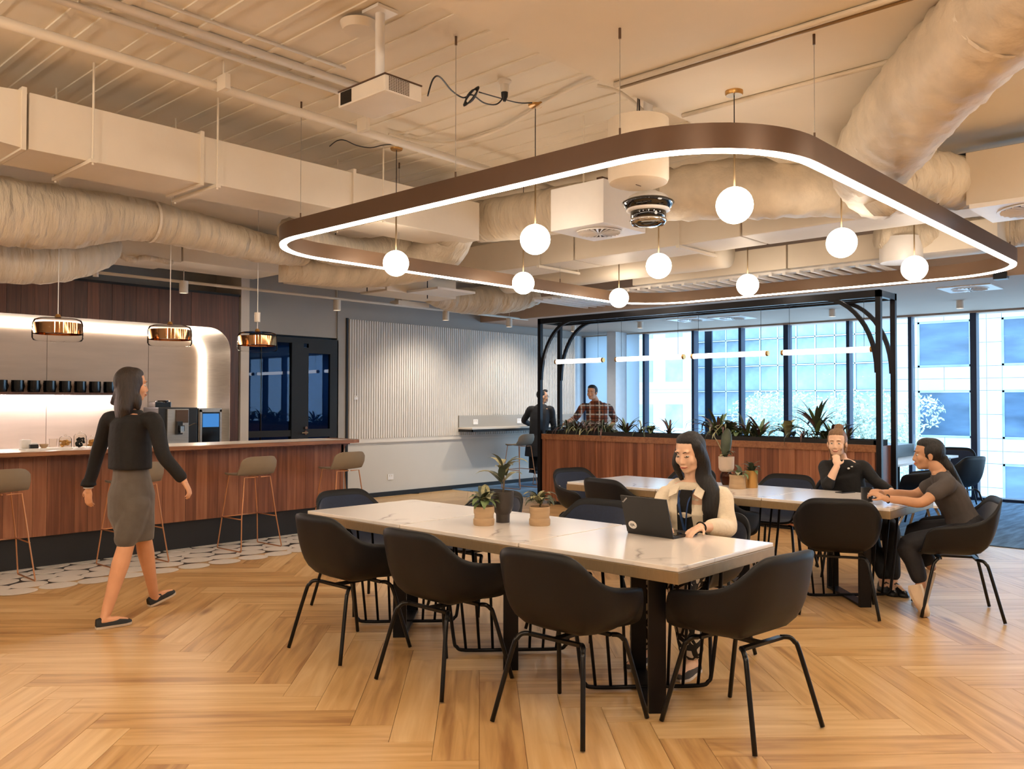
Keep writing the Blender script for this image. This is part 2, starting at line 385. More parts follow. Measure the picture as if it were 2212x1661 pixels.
obj('pane',MB().box((7.15,YB+.02,1.10),(7.53,YB+.03,2.22)).box((7.15,YB+.02,.2),(7.53,YB+.03,.98)),'darkglass',dl)
obj('pane',MB().box((5.92,YB+.02,1.09),(6.38,YB+.03,2.36)).box((6.39,YB+.02,1.09),(6.86,YB+.03,2.36)).box((5.92,YB+.02,.09),(6.86,YB+.03,1.0)),'darkglass',dw)
struct('wall_meeting_room',MB().box((5.0,13.2,0),(10.5,13.3,2.6)).box((5.0,10.98,0),(5.1,13.2,2.6)).box((10.4,10.98,0),(10.5,13.2,2.6)).box((5,10.98,-.1),(10.5,13.3,0)).box((5.0,10.98,2.5),(10.5,13.3,2.6)),'bluewall')
light('meeting_room_fill','AREA',(9.2,12.2,2.3),9,(.62,.8,1),target=(7,12.4,.8),size=1.0)  # dim blue light added in this room so the door glass shows blue
# ================================================ GLAZING
WB=empty('wall_window_side'); WB['kind']='structure'
obj('sill',MB().box((14.50,-5,0),(14.72,11.4,.05)),'mull',WB)
obj('head',MB().box((14.48,-5,2.90),(14.8,11.4,3.1)),'plaster',WB)
obj('upstand',MB().box((14.6,-5,3.1),(14.8,11.4,4.1)),'plaster',WB)
ys=[11.3,9.80,8.66,7.66,6.76,5.65,4.645,3.71,2.70,1.6,.5,-.6,-1.7,-2.8,-3.9,-5]
for i,yy in enumerate(ys):
    wd=.055 if i in(1,2,3,5,6) else .09
    obj('mullion',MB().box((14.50,yy-wd/2,.05),(14.66,yy+wd/2,2.90)),'mull',WB)
for i in range(len(ys)-1):
    wn=struct('window_%d'%(i+1),MB().box((14.585,ys[i+1]+.03,.05),(14.595,ys[i]-.03,2.90)),'glass')
struct('wall_outside_pier',MB().box((15.3,8.70,-2),(15.34,8.86,3.4)),'mull')
# ================================================ CEILING
ce=struct('ceiling',MB().box((-6.2,3.36,ZS),(15,11.4,ZS+.15)).box((-6.2,-5.2,ZB),(15,3.36,ZS+.15)),'ceil')
rb=MB().box((-.022,3.37,-.011),(.022,10.7,0)); rmesh=rb.mesh('deck_rib'); rmesh.materials.append(MT['ceil'])
x=-3.0; i=0
while x<14:
    o=bpy.data.objects.new('deck_rib',rmesh); COL.objects.link(o); o.parent=ce; o.location=(x,0,ZS); o.scale=(rnd.uniform(.6,1.5),1,rnd.uniform(.7,1.3)); x+=(.19,.31)[i%2]; i+=1
# second beam band deeper in the room
struct('ceiling_beam',MB().box((-6,8.3,3.64),(14.5,9.6,ZS+.02)),'ceil')
# plaster ceiling above the window aisle
pc=struct('ceiling_plaster',MB().box((10.80,-5,2.93),(14.6,11.38,3.02)).box((10.75,-5,2.93),(10.8,11.38,3.97)),'plaster')
# slatted strip alongside it
sl=MB().box((-.65,-.02,0),(.65,.02,.03)); smesh=sl.mesh('slat'); smesh.materials.append(MT['whitegloss'])
st=empty('ceiling_slats'); st['kind']='structure'
yy=3.4
while yy<8.4:
    o=bpy.data.objects.new('slat',smesh); COL.objects.link(o); o.parent=st; o.location=(10.09,yy,3.0); yy+=.17
obj('slat_rail',MB().box((9.50,3.3,3.03),(9.54,8.4,3.06)).box((10.6,3.3,3.03),(10.64,8.4,3.06)),'whitegloss',st)
# ================================================ KITCHEN WALL
kw=empty('kitchen_joinery'); tag(kw,'dark timber wall framing the lit kitchen recess behind the bar','wall panelling')
bw=.14; x=-3.0; k=0
def kboard(x0,x1,z0,z1):
    return obj('board',MB().box((x0+.0015,10.30+rnd.uniform(0,.003),z0),(x1-.0015,10.33,z1)),'woodwall',kw)
RX=5.66; RC=.30   # recess right edge, corner radius
ZT=2.46
while x<5.78:
    x1=min(x+bw,5.78)
    if x1<=RX-RC+.001: kboard(x,x1,ZT,2.89)
    elif x>=RX-.001: kboard(x,x1,0,2.89)
    x=x1
# corner fillet boards following the rounded opening
cm=MB(); pts=[]
for i in range(13):
    a=PI/2*i/12; pts.append((RX-RC+RC*math.sin(a),ZT-RC+RC*math.cos(a)))
xs0=[p for p in pts]
top=[(p[0],2.89) for p in pts]
for i in range(12):
    (xa,za),(xb,zb)=pts[i],pts[i+1]
    cm.add([(xa,10.30,za),(xb,10.30,zb),(xb,10.30,2.89),(xa,10.30,2.89),(xa,10.33,za),(xb,10.33,zb),(xb,10.33,2.89),(xa,10.33,2.89)],[(0,1,2,3),(7,6,5,4),(0,4,5,1)])
cm.box((RX-RC-.14,10.3,ZT),(RX-RC,10.33,2.89))
cm.box((RX,10.3,0),(RX+.02,10.33,2.89))
obj('corner_panel',cm,'woodwall',kw)
obj('top_cap',MB().box((-3,10.30,2.89),(5.8,10.95,2.92)),'black',kw)
# brushed return: straight top, rounded corner, straight side (depth 10.33..10.80)
rt=MB(); prof=[(-3,ZT)]+pts+[(RX,0.9)]
back=[]
RXb=5.53
for (px_,pz_) in prof: pass
q0=[(x,10.31,z) for x,z in prof]; q1=[(min(x,RXb) if x>RXb else x,10.80,z) for x,z in prof]
pb=[]
for i in range(13):
    a=PI/2*i/12; pb.append((RXb-RC+RC*math.sin(a),ZT-.06-RC+RC*math.cos(a)))
profb=[(-3,ZT-.06)]+pb+[(RXb,.9)]
q1=[(x,10.80,z) for x,z in profb]
n=len(q0); rt.add(q0+q1,[(i,i+1,n+i+1,n+i) for i in range(n-1)])
obj('recess_return',rt,'steel',kw,smooth='auto')
# LED strip along the back edge of the return
led=MB()
la=[(x,10.785,z) for x,z in profb]; lb=[]
for i,(x,z) in enumerate(profb):
    if i==0: lb.append((x,10.785,z-.035))
    elif i==len(profb)-1: lb.append((x-.035,10.785,z))
    else:
        cx,cz=RXb-RC,ZT-.06-RC; d=Vector((x-cx,z-cz)).normalized(); lb.append((x-d.x*.035,10.785,z-d.y*.035))
led.add(la+lb,[(i,i+1,n+i+1,n+i) for i in range(n-1)])
obj('led_strip',led,'ledlit',kw)
sp=MB().box((-3,10.79,0.9),(RXb+.02,10.84,ZT)); so=obj('splashback',MB().box((-3,10.815,.9),(5.6,10.85,ZT)),'splash',kw)
x=-2.4
while x<5.4:
    obj('splashback_panel',MB().box((x+.003,10.80,.92),(x+1.197,10.815,ZT-.06)),'splash',kw); x+=1.2
sh=obj('shelf',MB().box((-3,10.50,1.575),(4.42,10.80,1.605)),'woodwall',kw)
obj('under_shelf_light',MB().box((-3,10.74,1.568),(4.40,10.77,1.574)),'underlit',sh)
# cups on the shelf
def mug(name,h=.1,r=.04,m='black_plastic',label='',group=None,handle=True,loc=(0,0,0),rz=0):
    t=empty(name,loc,rz,label,'cup',group)
    obj('cup_body',MB().lathe([(r*.85,0),(r*.95,.004),(r,h*.3),(r,h),(r*.92,h),(r*.9,.01),(0.001,.01)],n=20),m,t,smooth='auto')
    if handle: obj('handle',MB().tube([(r*.95,0,h*.8),(r*1.5,0,h*.78),(r*1.75,0,h*.5),(r*1.5,0,h*.25),(r*.95,0,h*.2)],.006,8),m,t,smooth=True)
    return t
c0=None; xs=[2.90+.168*i for i in range(9)]; onm=['first','second','third','fourth','fifth','sixth','seventh','eighth','last']
for i,x in enumerate(xs):
    if c0 is None: c0=mug('mug',.135,.066,'screen','black mug on the kitchen shelf, first of the row from the left edge','black mugs on the kitchen shelf',loc=(x,10.62,1.605),rz=.6)
    else: dup(c0,(x,10.62,1.605),.6,'black mug on the kitchen shelf, %s of the row from the left edge'%onm[i])
# back counter
bc=empty('back_counter'); tag(bc,'pale counter run under the kitchen splashback','counter')
obj('counter_top',MB().box((-3,10.05,.86),(5.62,10.80,.90)),'stonewhite',bc)
x=-2.4
while x<5.5:
    d=obj('cupboard_door',MB().box((x+.004,10.08,.1),(min(x+.6,5.6)-.004,10.10,.85)),'woodwall',bc); obj('handle',MB().tube([(x+.5,10.06,.6),(x+.5,10.06,.75)],.006,6),'black',d); x+=.6
obj('carcass',MB().box((-3,10.10,0),(5.6,10.8,.86)),'black',bc)
# ================================================ BAR
bar=empty('bar_counter',(0,0,0)); tag(bar,'long timber fronted bar counter with a black kickboard','bar counter')
MT['screenlit'].node_tree.nodes['Principled BSDF'].inputs['Base Color'].default_value=(.01,.04,.1,1)
x=-3.0; BX=5.99
while x<BX:
    x1=min(x+.118,BX)
    obj('board',MB().box((x+.001,8.30+rnd.uniform(0,.002),.29),(x1-.001,8.33,1.02)),'woodbar',bar); x=x1
obj('end_panel',MB().box((BX,8.30,.29),(BX+.03,8.72,1.02)),'woodbar',bar)
obj('carcass',MB().box((-3,8.33,.29),(BX,8.72,1.02)),'black',bar)
obj('kickboard',MB().box((-3,8.37,0),(BX-.02,8.68,.29)),'kick',bar)
obj('top_edge',MB().rings([[(-3,8.05,z),(5.98,8.05,z),(6.09,8.09,z),(6.15,8.20,z),(6.15,8.72,z),(5.99,8.72,z),(5.99,8.16,z),(-3,8.16,z)] for z in (1.025,1.062)]),'woodedge',bar)
obj('worktop',MB().box((-3,8.16,1.03),(5.99,8.72,1.062)),'stonewhite',bar)
sf=MB(); pf=bez((BX,1.025,0),(BX+.04,1.01,0),(BX+.05,.98,0),(BX+.03,.86,0),8)
pp=[(p.x,p.y) for p in pf]
sf.rings([[(p[0],yv,p[1]) for p in pp]+[(BX,yv,.86)] for yv in (8.18,8.72)])
obj('end_corbel',MB().rings([[(BX+.03,yv,.8),(BX+.035,yv,.92),(BX+.06,yv,.98),(BX+.13,yv,1.025),(BX,yv,1.025),(BX,yv,.8)] for yv in (8.30,8.72)]),'woodbar',bar)
# under-counter soffit board
obj('soffit',MB().box((-3,8.12,1.01),(5.98,8.30,1.025)),'woodbar',bar)
# ================================================ TABLES
TZ=.765
def table_base():
    f=MB(); h=.31
    # flat bar loop on the 45 degree diagonal, rod basket on the other
    def D(a,z,s=1): return Vector((a*.7071,a*.7071*s,z))
    return None
def make_table(label,group,loc):
    t=empty('dining_table',loc,0,label,'table',group)
    obj('marble_top',MB().box((-.468,-.478,TZ-.02),(.468,.478,TZ)),'marble',t,bevel=.004)
    obj('brass_edge',MB().box((-.472,-.483,TZ-.075),(.472,.483,TZ-.021)),'brass',t,bevel=.003)
    # flat bar loop
    lp=MB(); a=.31/1.4142; wv=Vector((.7071,-.7071,0))*.042
    path=[(-a,-a*.9)]
    def bar(p,q,th):
        p=Vector(p);q=Vector(q); dirv=(q-p).normalized(); nn=dirv.cross(wv.normalized())*th
        lp.add([p-wv-nn,p+wv-nn,p+wv+nn,p-wv+nn,q-wv-nn,q+wv-nn,q+wv+nn,q-wv+nn],[(0,1,2,3),(7,6,5,4),(0,4,5,1),(1,5,6,2),(2,6,7,3),(3,7,4,0)])
    A=(-.235,-.215);B=(.235,.215)
    bar((A[0],A[1],0.012),(B[0],B[1],0.012),.008)
    bar((A[0],A[1],.0),(A[0],A[1],TZ-.075),.016)
    bar((B[0],B[1],.0),(B[0],B[1],TZ-.075),.016)
    obj('leg_frame',lp,'darkmetal',t)
    rd=MB(); dv=Vector((-.7071,.68,0)); dv.normalize()
    L=lambda s,z: tuple(dv*s)[:2]+(z,)
    rd.tube(smoothpath([L(-.40,TZ-.08),L(-.385,.45),L(-.345,.10),L(-.325,.04),L(-.27,.02),L(0,.02),L(.27,.02),L(.325,.04),L(.345,.10),L(.385,.45),L(.40,TZ-.08)],4),.011,8)
    obj('rod_loop',rd,'darkmetal',t,smooth=True)
    for s in (-.27,-.19,-.11,.11,.19,.27):
        obj('rod',MB().tube([L(s,.02),L(s*1.25,TZ-.08)],.0085,8),'darkmetal',t,smooth=True)
    return t
t1='marble topped square table with rod base, %s of the near three'
tb=make_table(t1%'the camera-side end one','near row of marble tables',(3.755,2.52,0))
dup(tb,(3.755,3.487,0),0,'marble topped square table carrying the three potted plants, middle of the near three')
dup(tb,(3.755,4.455,0),0,'marble topped square table at the bar end of the near three')
dup(tb,(6.61,2.585,0),0,'marble topped square table with the black mug and phone','far row of marble tables')
dup(tb,(6.61,3.552,0),0,'marble topped square table with the stacked pots and gold jar','far row of marble tables')
dup(tb,(6.61,4.52,0),0,'empty marble topped square table at the far end behind the woman with a laptop','far row of marble tables')
# ================================================ ARMCHAIRS
def rimpts():
    half=[(0,-.275,.835),(.10,-.272,.835),(.175,-.258,.828),(.225,-.235,.80),(.258,-.20,.755),(.282,-.14,.705),(.295,-.06,.675),(.298,.03,.66),(.292,.11,.648),(.278,.175,.635),(.262,.215,.60),(.248,.238,.53),(.222,.252,.468),(.16,.262,.446),(.08,.266,.440),(0,.267,.438)]
    right=smoothpath(half,3)
    left=[Vector((-p.x,p.y,p.z)) for p in right[1:-1]][::-1]
    return right+left
RIM=rimpts()
def shell_mesh(off=0,top=0,uu=None):
    rings=[]; us_=uu or [0.02,.2,.38,.52,.62,.70,.77,.83,.89,.95,1]
    for u in us_:
        ring=[]
        for p in RIM:
            K=Vector((p.x*.80,max(-.17,min(.235,p.y*.9)),.425)); K2=Vector((p.x*.93,p.y*.86 if p.y<0 else p.y*.97,.445+ (p.z-.44)*.18))
            C=Vector((0,.02,.43)); P=C*(1-u)**3+K*3*u*(1-u)**2+K2*3*u*u*(1-u)+p*u**3
            ring.append(P)
        rings.append(ring)
    return rings
def offset_rings(rs,d):
    n=len(rs[0]); out=[]
    for i,r in enumerate(rs):
        o=[]
        for k in range(n):
            a=rs[min(i+1,len(rs)-1)][k]-rs[max(i-1,0)][k]; b=r[(k+1)%n]-r[k-1]
            nn=a.cross(b)
            if nn.length<1e-9: nn=Vector((0,0,1))
            nn.normalize()
            o.append(r[k]+nn*d)
        out.append(o)
    return out
def make_chair():
    t=empty('armchair')
    R=shell_mesh(); 
    inner=offset_rings(R,.007); outer=offset_rings(R,-.007)
    # choose orientation so that inner is above seat
    if inner[0][0].z<outer[0][0].z: inner,outer=outer,inner
    mb=MB(); mb.rings(outer+inner[::-1],cap=True)
    obj('shell',mb,'shell',t,smooth=True)
    pad=offset_rings(R[:-1],.011 if offset_rings(R,.011)[0][0].z>R[0][0].z else -.011)
    pb_=MB(); pb_.rings(pad,cap=False); n=len(pad[0]); 
    c=len(pb_.v); pb_.v.append((0,.02,pad[0][0].z)); 
    for k in range(n): pb_.f.append((c,k,(k+1)%n))
    obj('upholstery',pb_,'navy',t,smooth=True)
    for sx in(-1,1):
        for sy in (-1,1):
            top=(sx*.15,sy*.12+.01,.405); el=(sx*.185,sy*.15,.40); ft=(sx*.262,sy*.258,.006)
            obj('leg',MB().tube(smoothpath([top,(sx*.178,sy*.14,.405),(sx*.192,sy*.16,.385),(sx*.205,sy*.178,.34),ft],4),.0115,10),'chairleg',t,smooth=True)
    obj('under_frame',MB().box((-.15,-.13,.398),(.15,-.10,.412)).box((-.15,.11,.398),(.15,.14,.412)).box((-.02,-.12,.395),(.02,.13,.41)),'chairleg',t)
    return t
ch=make_chair()
near=[((3.15,4.27),-90,'dark armchair seen from behind at the bar end of the front table\'s camera side'),
((3.15,3.42),-90,'dark armchair in the middle of three on the camera side of the front table'),
((3.15,2.545),-88,'large dark armchair seen from behind, third along the front table, beside its near corner'),
((3.655,1.93),-8,'charcoal armchair at the near end of the front table, turned slightly away'),
((3.87,5.10),180,'navy armchair at the bar end head of the front table, only its backrest showing'),
((4.45,4.47),90,'navy armchair on the far side of the front table hidden behind the plant pots'),
((4.47,3.52),92,'navy armchair on the far side of the front table, left of the laptop'),
((4.46,2.66),90,'navy armchair that the woman in the cream jacket sits on'),
((6.14,2.48),-66,'navy armchair with its back to the camera at the mug end of the far table'),
((6.06,3.42),-90,'navy armchair on the camera side of the far table, just right of the cream jacket'),
((6.27,4.48),-97,'navy armchair with its back to the camera left of the woman in the cream jacket'),
((6.72,5.22),168,'navy armchair at the far head of the far table with a small white tag'),
((7.34,3.50),92,'navy armchair behind the gold jar on the planter side of the far table'),
((7.36,4.52),90,'navy armchair on the planter side of the far table behind the seated woman’s head'),
((7.52,2.92),118,'navy armchair under the woman resting her chin on her hand'),
((6.66,1.83),24,'charcoal armchair under the woman in the grey T-shirt at the far table'),
]
for i,((x,y),r,lb) in enumerate(near):
    lb=lb.replace('’',"'")
    if i==0: ch.location=(x,y,0); ch.rotation_euler=(0,0,math.radians(r)); tag(ch,lb,'chair','shell armchairs around the tables')
    else: dup(ch,(x,y,0),math.radians(r),lb)
last=[o for o in COL.objects if o.get('label','').startswith('navy armchair at the far head')][0]
obj('tag',MB().box((.262,-.12,.60),(.266,-.09,.68)),'whitegloss',last)
for (x,y),r,lb in [((10.95,3.35),10,'grey armchair beyond the right pergola post by the white desk'),((11.7,3.2),-20,'dark armchair just behind the black box desk, left of the woman in grey'),((13.55,3.75),95,'blue-grey armchair at the window end of the white desk')]:
    dup(ch,(x,y,0.008),math.radians(r),lb,'armchairs on the carpet by the windows')
# ================================================ BAR STOOLS
def make_stool():
    t=empty('bar_stool'); S=.76
    # seat shell: low back curved up at -y
    rows=[]; nx=12
    prof=[(.19,S-.012),(.185,S),(.10,S-.004),(0,S-.006),(-.10,S-.002),(-.16,S+.02),(-.195,S+.07),(-.212,S+.13),(-.222,S+.185)]
    for i,(yv,zv) in enumerate(prof):
        wv=[.175,.19,.20,.205,.21,.215,.212,.205,.185][i]
        row=[]
        for k in range(nx+1):
            s=-1+2*k/nx
            bow=(abs(s)**2.2)
            if i>=5: row.append(Vector((s*wv,yv+.06*bow,zv-(.03*abs(s)**6 if i==8 else 0))))
            else: row.append(Vector((s*wv,yv+(-.02*bow if i<2 else 0),zv+.012*bow)))
        rows.append(row)
    mb=MB(); n=nx+1; v=[]; 
    for d in (0,-.014):
        for i,r in enumerate(rows):
            for p in r:
                q=p.copy()
                if d:
                    if i>=5: q.y+=d
                    else: q.z+=d
                v.append(q)
    m_=len(rows); f=[]
    for i in range(m_-1):
        for k in range(nx):
            a=i*n+k; f.append((a,a+1,a+n+1,a+n)); b=a+m_*n; f.append((b,b+n,b+n+1,b+1))
    for i in range(m_-1):
        for k in (0,nx):
            a=i*n+k; f.append((a,a+n,a+n+m_*n,a+m_*n))
    for k in range(nx):
        for i in (0,m_-1):
            a=i*n+k; f.append((a,a+1,a+1+m_*n,a+m_*n))
    mb.add(v,f)
    obj('seat_shell',mb,'stool',t,smooth='auto')
    r=.0065
    for sx in (-1,1):
        top_b=(sx*.15,-.13,S-.03); top_f=(sx*.15,.15,S-.02)
        obj('side_frame',MB().tube([(sx*.03,-.14,S-.03),top_b,(sx*.20,-.165,.33),(sx*.235,-.215,.012),(sx*.235,-.205,.006),(sx*.235,.205,.006),(sx*.235,.215,.012),(sx*.205,.18,.33),top_f,(sx*.03,.15,S-.02)],r,8),'copper',t,smooth='auto')
        obj('footrest',MB().tube([(sx*.203,-.17,.32),(sx*.207,.182,.32)],r,8),'copper',t,smooth=True)
    obj('footrest',MB().tube([(-.207,.182,.32),(.207,.182,.32)],r,8),'copper',t,smooth=True)
    obj('seat_frame',MB().tube([(0,-.14,S-.03),(0,.15,S-.02)],r,8),'copper',t,smooth=True)
    return t
st0=make_stool()
ss=[((2.27,7.93),0,'taupe bar stool at the left edge of the picture, first along the bar'),((3.40,7.93),3,'taupe bar stool behind the walking woman\'s skirt'),((4.59,7.93),3,'taupe bar stool standing in the open between the walking woman and the front table'),((5.72,7.93),0,'taupe bar stool at the right end of the bar, behind the navy chair back')]
for i,((x,y),r,lb) in enumerate(ss):
    if i==0: st0.location=(x,y,.005); tag(st0,lb,'stool','copper framed bar stools')
    else: dup(st0,(x,y,.005),math.radians(r),lb)
a=dup(st0,(11.0,10.02,.008),math.radians(2),'empty grey wire legged stool at the wall ledge beside the person in the dark coat','stools at the wall ledge')
b=dup(st0,(11.83,10.02,.008),math.radians(-4),'bar stool under the person in the dark coat','stools at the wall ledge')
# wall ledge
wl=empty('wall_ledge'); tag(wl,'shallow laptop ledge with a grey upstand fixed to the fluted wall','ledge')
obj('ledge_top',MB().box((10.17,10.36,1.035),(13.36,10.70,1.065)),'wallwhite',wl)
obj('ledge_edge',MB().box((10.17,10.36,.99),(13.36,10.375,1.035)).box((10.17,10.36,.99),(10.19,10.70,1.035)),'black',wl)
obj('upstand',MB().box((10.17,10.68,1.065),(13.36,10.712,1.27)),'wallgrey',wl)
def socket(x,y,z,lb,rz=0,s=1):
    t=empty('power_socket',(x,y,z),rz,lb,'socket','wall sockets')
    obj('plate',MB().box((-.058*s,-.012,-.045*s),(.058*s,0,.045*s)),'whitegloss',t,bevel=.003)
    obj('rocker',MB().box((-.03,-.016,.008),(-.012,-.011,.028)).box((.012,-.016,.008),(.03,-.011,.028)),'plastic',t)
for px in (1027,1121):
    p=at(px,905,Y=10.675); socket(p.x,10.68,1.155,'white double socket on the ledge upstand, '+('left one' if px<1100 else 'one beside the dark coat'))
p=at(843,1030,Y=YB); socket(p.x,YB,p.z,'white double socket low on the panelled wall below the fluting')
p=at(769,859,Y=YB-.03); socket(p.x,YB-.028,p.z,'small white light switch on the fluted wall beside the black trim',s=.7)
# ================================================ PLANTER + PERGOLA
PL=empty('planter_divider'); tag(PL,'long timber clad planter box dividing the tables from the window aisle','planter')
y=3.45
while y<8.28:
    y1=min(y+.075,8.29); obj('board',MB().box((9.612+rnd.uniform(0,.003),y+.001,.05),(9.64,y1-.001,.955)),'woodbar',PL); y=y1
for i,yv in enumerate((3.45,4.40,5.38,6.36,7.34,8.26)):
    obj('stile',MB().box((9.598,yv-.03 if i else yv,.05),(9.615,yv+.03,.955)),'woodbar',PL)
obj('top_rail',MB().box((9.592,3.43,.955),(9.65,8.30,1.035)),'woodedge',PL,bevel=.003)
for _a in (3.43,8.275): obj('end_panel',MB().box((9.61,_a,.05),(10.06,_a+.025,1.02)),'woodbar',PL)
obj('back_panel',MB().box((10.03,3.45,.05),(10.06,8.28,1.0)),'woodbar',PL)
obj('trough',MB().box((9.65,3.46,.93),(9.67,8.27,1.085)).box((10.01,3.46,.93),(10.03,8.27,1.085)).box((9.65,3.46,.93),(10.03,3.48,1.085)).box((9.65,8.25,.93),(10.03,8.27,1.085)),'black',PL)
obj('soil',MB().box((9.67,3.48,.93),(10.01,8.25,1.03)),'soil',PL)
obj('plinth',MB().box((9.66,3.5,0),(10.02,8.24,.05)),'black',PL)
PG=empty('pergola_frame'); tag(PG,'black steel pergola frame with curved corner braces over the planter','frame')
zt=2.745
for xx in (9.60,10.06):
    for yv in (3.397,8.333): obj('post',MB().box((xx-.028,yv-.028,0.0),(xx+.028,yv+.028,zt)),'darkmetal',PG)
    obj('top_beam',MB().box((xx-.028,3.369,zt-.075),(xx+.028,8.361,zt+.005)),'darkmetal',PG)
    for yv,s in ((3.397,1),(8.333,-1)):
        pts=[(xx,yv+s*.022+s*.62*(1-math.cos(a)),zt-.05-.86+.86*math.sin(a)) for a in [PI/2*i/12 for i in range(13)]]
        rs=[]
        for i,pt in enumerate(pts):
            a=PI/2*i/12; nv=Vector((0,-s*math.cos(a),math.sin(a)))*.022
            p_=Vector(pt); rs.append([p_+nv+Vector((.02,0,0)),p_+nv-Vector((.02,0,0)),p_-nv-Vector((.02,0,0)),p_-nv+Vector((.02,0,0))])
        obj('brace',MB().rings(rs),'darkmetal',PG)
for yv in (3.397,8.333): obj('end_beam',MB().box((9.6,yv-.028,zt-.07),(10.06,yv+.028,zt)),'darkmetal',PG)
for yv in (4.6,5.86,7.12): obj('cross_bar',MB().box((9.6,yv-.015,zt-.05),(10.06,yv+.015,zt-.02)),'darkmetal',PG)
for xx in (9.75,9.91): obj('inner_rail',MB().box((xx-.012,3.42,zt-.06),(xx+.012,8.3,zt-.03)),'darkmetal',PG)
names=['at the left end of the pergola','second from the left in the pergola','third from the left in the pergola','at the right end of the pergola']
for i,(y0,y1) in enumerate([(8.22,7.32),(7.11,5.99),(5.88,4.80),(4.63,3.54)]):
    t=empty('linear_light',(9.82,(y0+y1)/2,2.11),0,'glowing horizontal tube light '+names[i],'light','tube lights in the pergola'); h=(y0-y1)/2
    obj('tube',MB().tube([(0,-h+.03,0),(0,h-.03,0)],.032,14),'tubelit',t,smooth='auto')
    for _s in (-1,1):
        obj('end_cap',MB().tube([(0,_s*h,0),(0,_s*(h-.03),0)],.034,14),'gold',t,smooth='auto')
        obj('cable',MB().tube([(0,_s*(h-.1),.03),(0,_s*(h-.1),.59)],.0025,5),'black',t)
# ================================================ RING LIGHT
X0,X1,Y0,Y1=3.87,10.02,1.985,6.83; RZ0,RZ1=2.858,3.000; RT=.066
def rrect(x0,x1,y0,y1,r,k=14):
    o=[]
    for cx,cy,a0 in ((x1-r,y1-r,0),(x0+r,y1-r,90),(x0+r,y0+r,180),(x1-r,y0+r,270)):
        for i in range(k+1):
            a=math.radians(a0+90*i/k); o.append((cx+r*math.cos(a),cy+r*math.sin(a)))
    return o
RG=empty('ring_light',(0,0,0)); tag(RG,'huge rounded rectangular bronze ring light hanging over both tables','light')
RR=.80
oc=rrect(X0,X1,Y0,Y1,RR); ic=rrect(X0+RT,X1-RT,Y0+RT,Y1-RT,RR-RT)
obj('outer_band',MB().rings([[(x,y,z) for x,y in c] for c,z in ((oc,RZ0+.004),(oc,RZ1),(rrect(X0+.01,X1-.01,Y0+.01,Y1-.01,RR-.01),RZ1),(rrect(X0+.01,X1-.01,Y0+.01,Y1-.01,RR-.01),RZ0+.004))],cap=False,closed=True),'bronze',RG,smooth='auto')
obj('inner_band',MB().rings([[(x,y,z) for x,y in c] for c,z in ((ic,RZ0+.004),(ic,RZ1),(rrect(X0+RT-.01,X1-RT+.01,Y0+RT-.01,Y1-RT+.01,RR-RT+.01),RZ1),(rrect(X0+RT-.01,X1-RT+.01,Y0+RT-.01,Y1-RT+.01,RR-RT+.01),RZ0+.004))],cap=False,closed=True),'bronze2',RG,smooth='auto')
obj('top_plate',MB().rings([[(x,y,z) for x,y in c] for c,z in ((rrect(X0+.01,X1-.01,Y0+.01,Y1-.01,RR-.01),RZ1-.02),(rrect(X0+RT-.01,X1-RT+.01,Y0+RT-.01,Y1-RT+.01,RR-RT+.01),RZ1-.02))],cap=False),'bronze',RG)
a=rrect(X0+.006,X1-.006,Y0+.006,Y1-.006,RR-.006); b=rrect(X0+RT-.006,X1-RT+.006,Y0+RT-.006,Y1-RT+.006,RR-RT+.006)
obj('diffuser',MB().rings([[(x,y,z) for x,y in c] for c,z in ((a,RZ0+.03),(a,RZ0-.008),(b,RZ0-.008),(b,RZ0+.03))],cap=False,closed=True),'ringlit',RG)
for (x,y) in [(X0+.04,4.15),(X0+.04,2.80),(4.73,Y0+.04),(7.0,Y0+.04),(9.2,Y0+.04),(X1-.04,3.2),(X1-.04,5.6),(X0+.04,6.0),(5.6,Y1-.04),(8.2,Y1-.04)]:
    zc=ZB if y<3.36 else ZS
    c=obj('suspension_wire',MB().tube([(x,y,RZ1),(x,y,zc-.05)],.0022,5),'steel',RG); obj('wire_gripper',MB().tube([(x,y,zc-.06),(x,y,zc)],.008,8),'bronze',c); obj('wire_gripper',MB().tube([(x,y,RZ1),(x,y,RZ1+.05)],.006,8),'bronze',c)
# globes
nmr=['near','middle','far']
g0=None
for ix,x in enumerate((5.235,7.07,8.90)):
    for iy,y in enumerate((2.80,4.60,6.39)):
        zc=(ZB if y<3.36 else ZS); lb='glowing white globe pendant, %s of the three in the %s row from the camera'%(['right','centre','left'][iy],['nearest','middle','farthest'][ix])
        t=empty('globe_pendant',(x,y,2.84),0,lb,'light','globe pendants inside the ring light')
        obj('globe',MB().ell((0,0,0),(.125,.125,.125),24,14),'globelit',t,smooth=True)
        obj('stem',MB().tube([(0,0,.12),(0,0,.46)],.007,8),'brass',t,smooth=True)
        obj('cord',MB().tube([(0,0,.46),(0,0,zc-2.84-.03)],.004,6),'black_plastic',t)
        obj('canopy',MB().lathe([(.0,zc-2.87),(.055,zc-2.87),(.06,zc-2.86),(.06,zc-2.84)],n=20),'gold',t,smooth='auto')
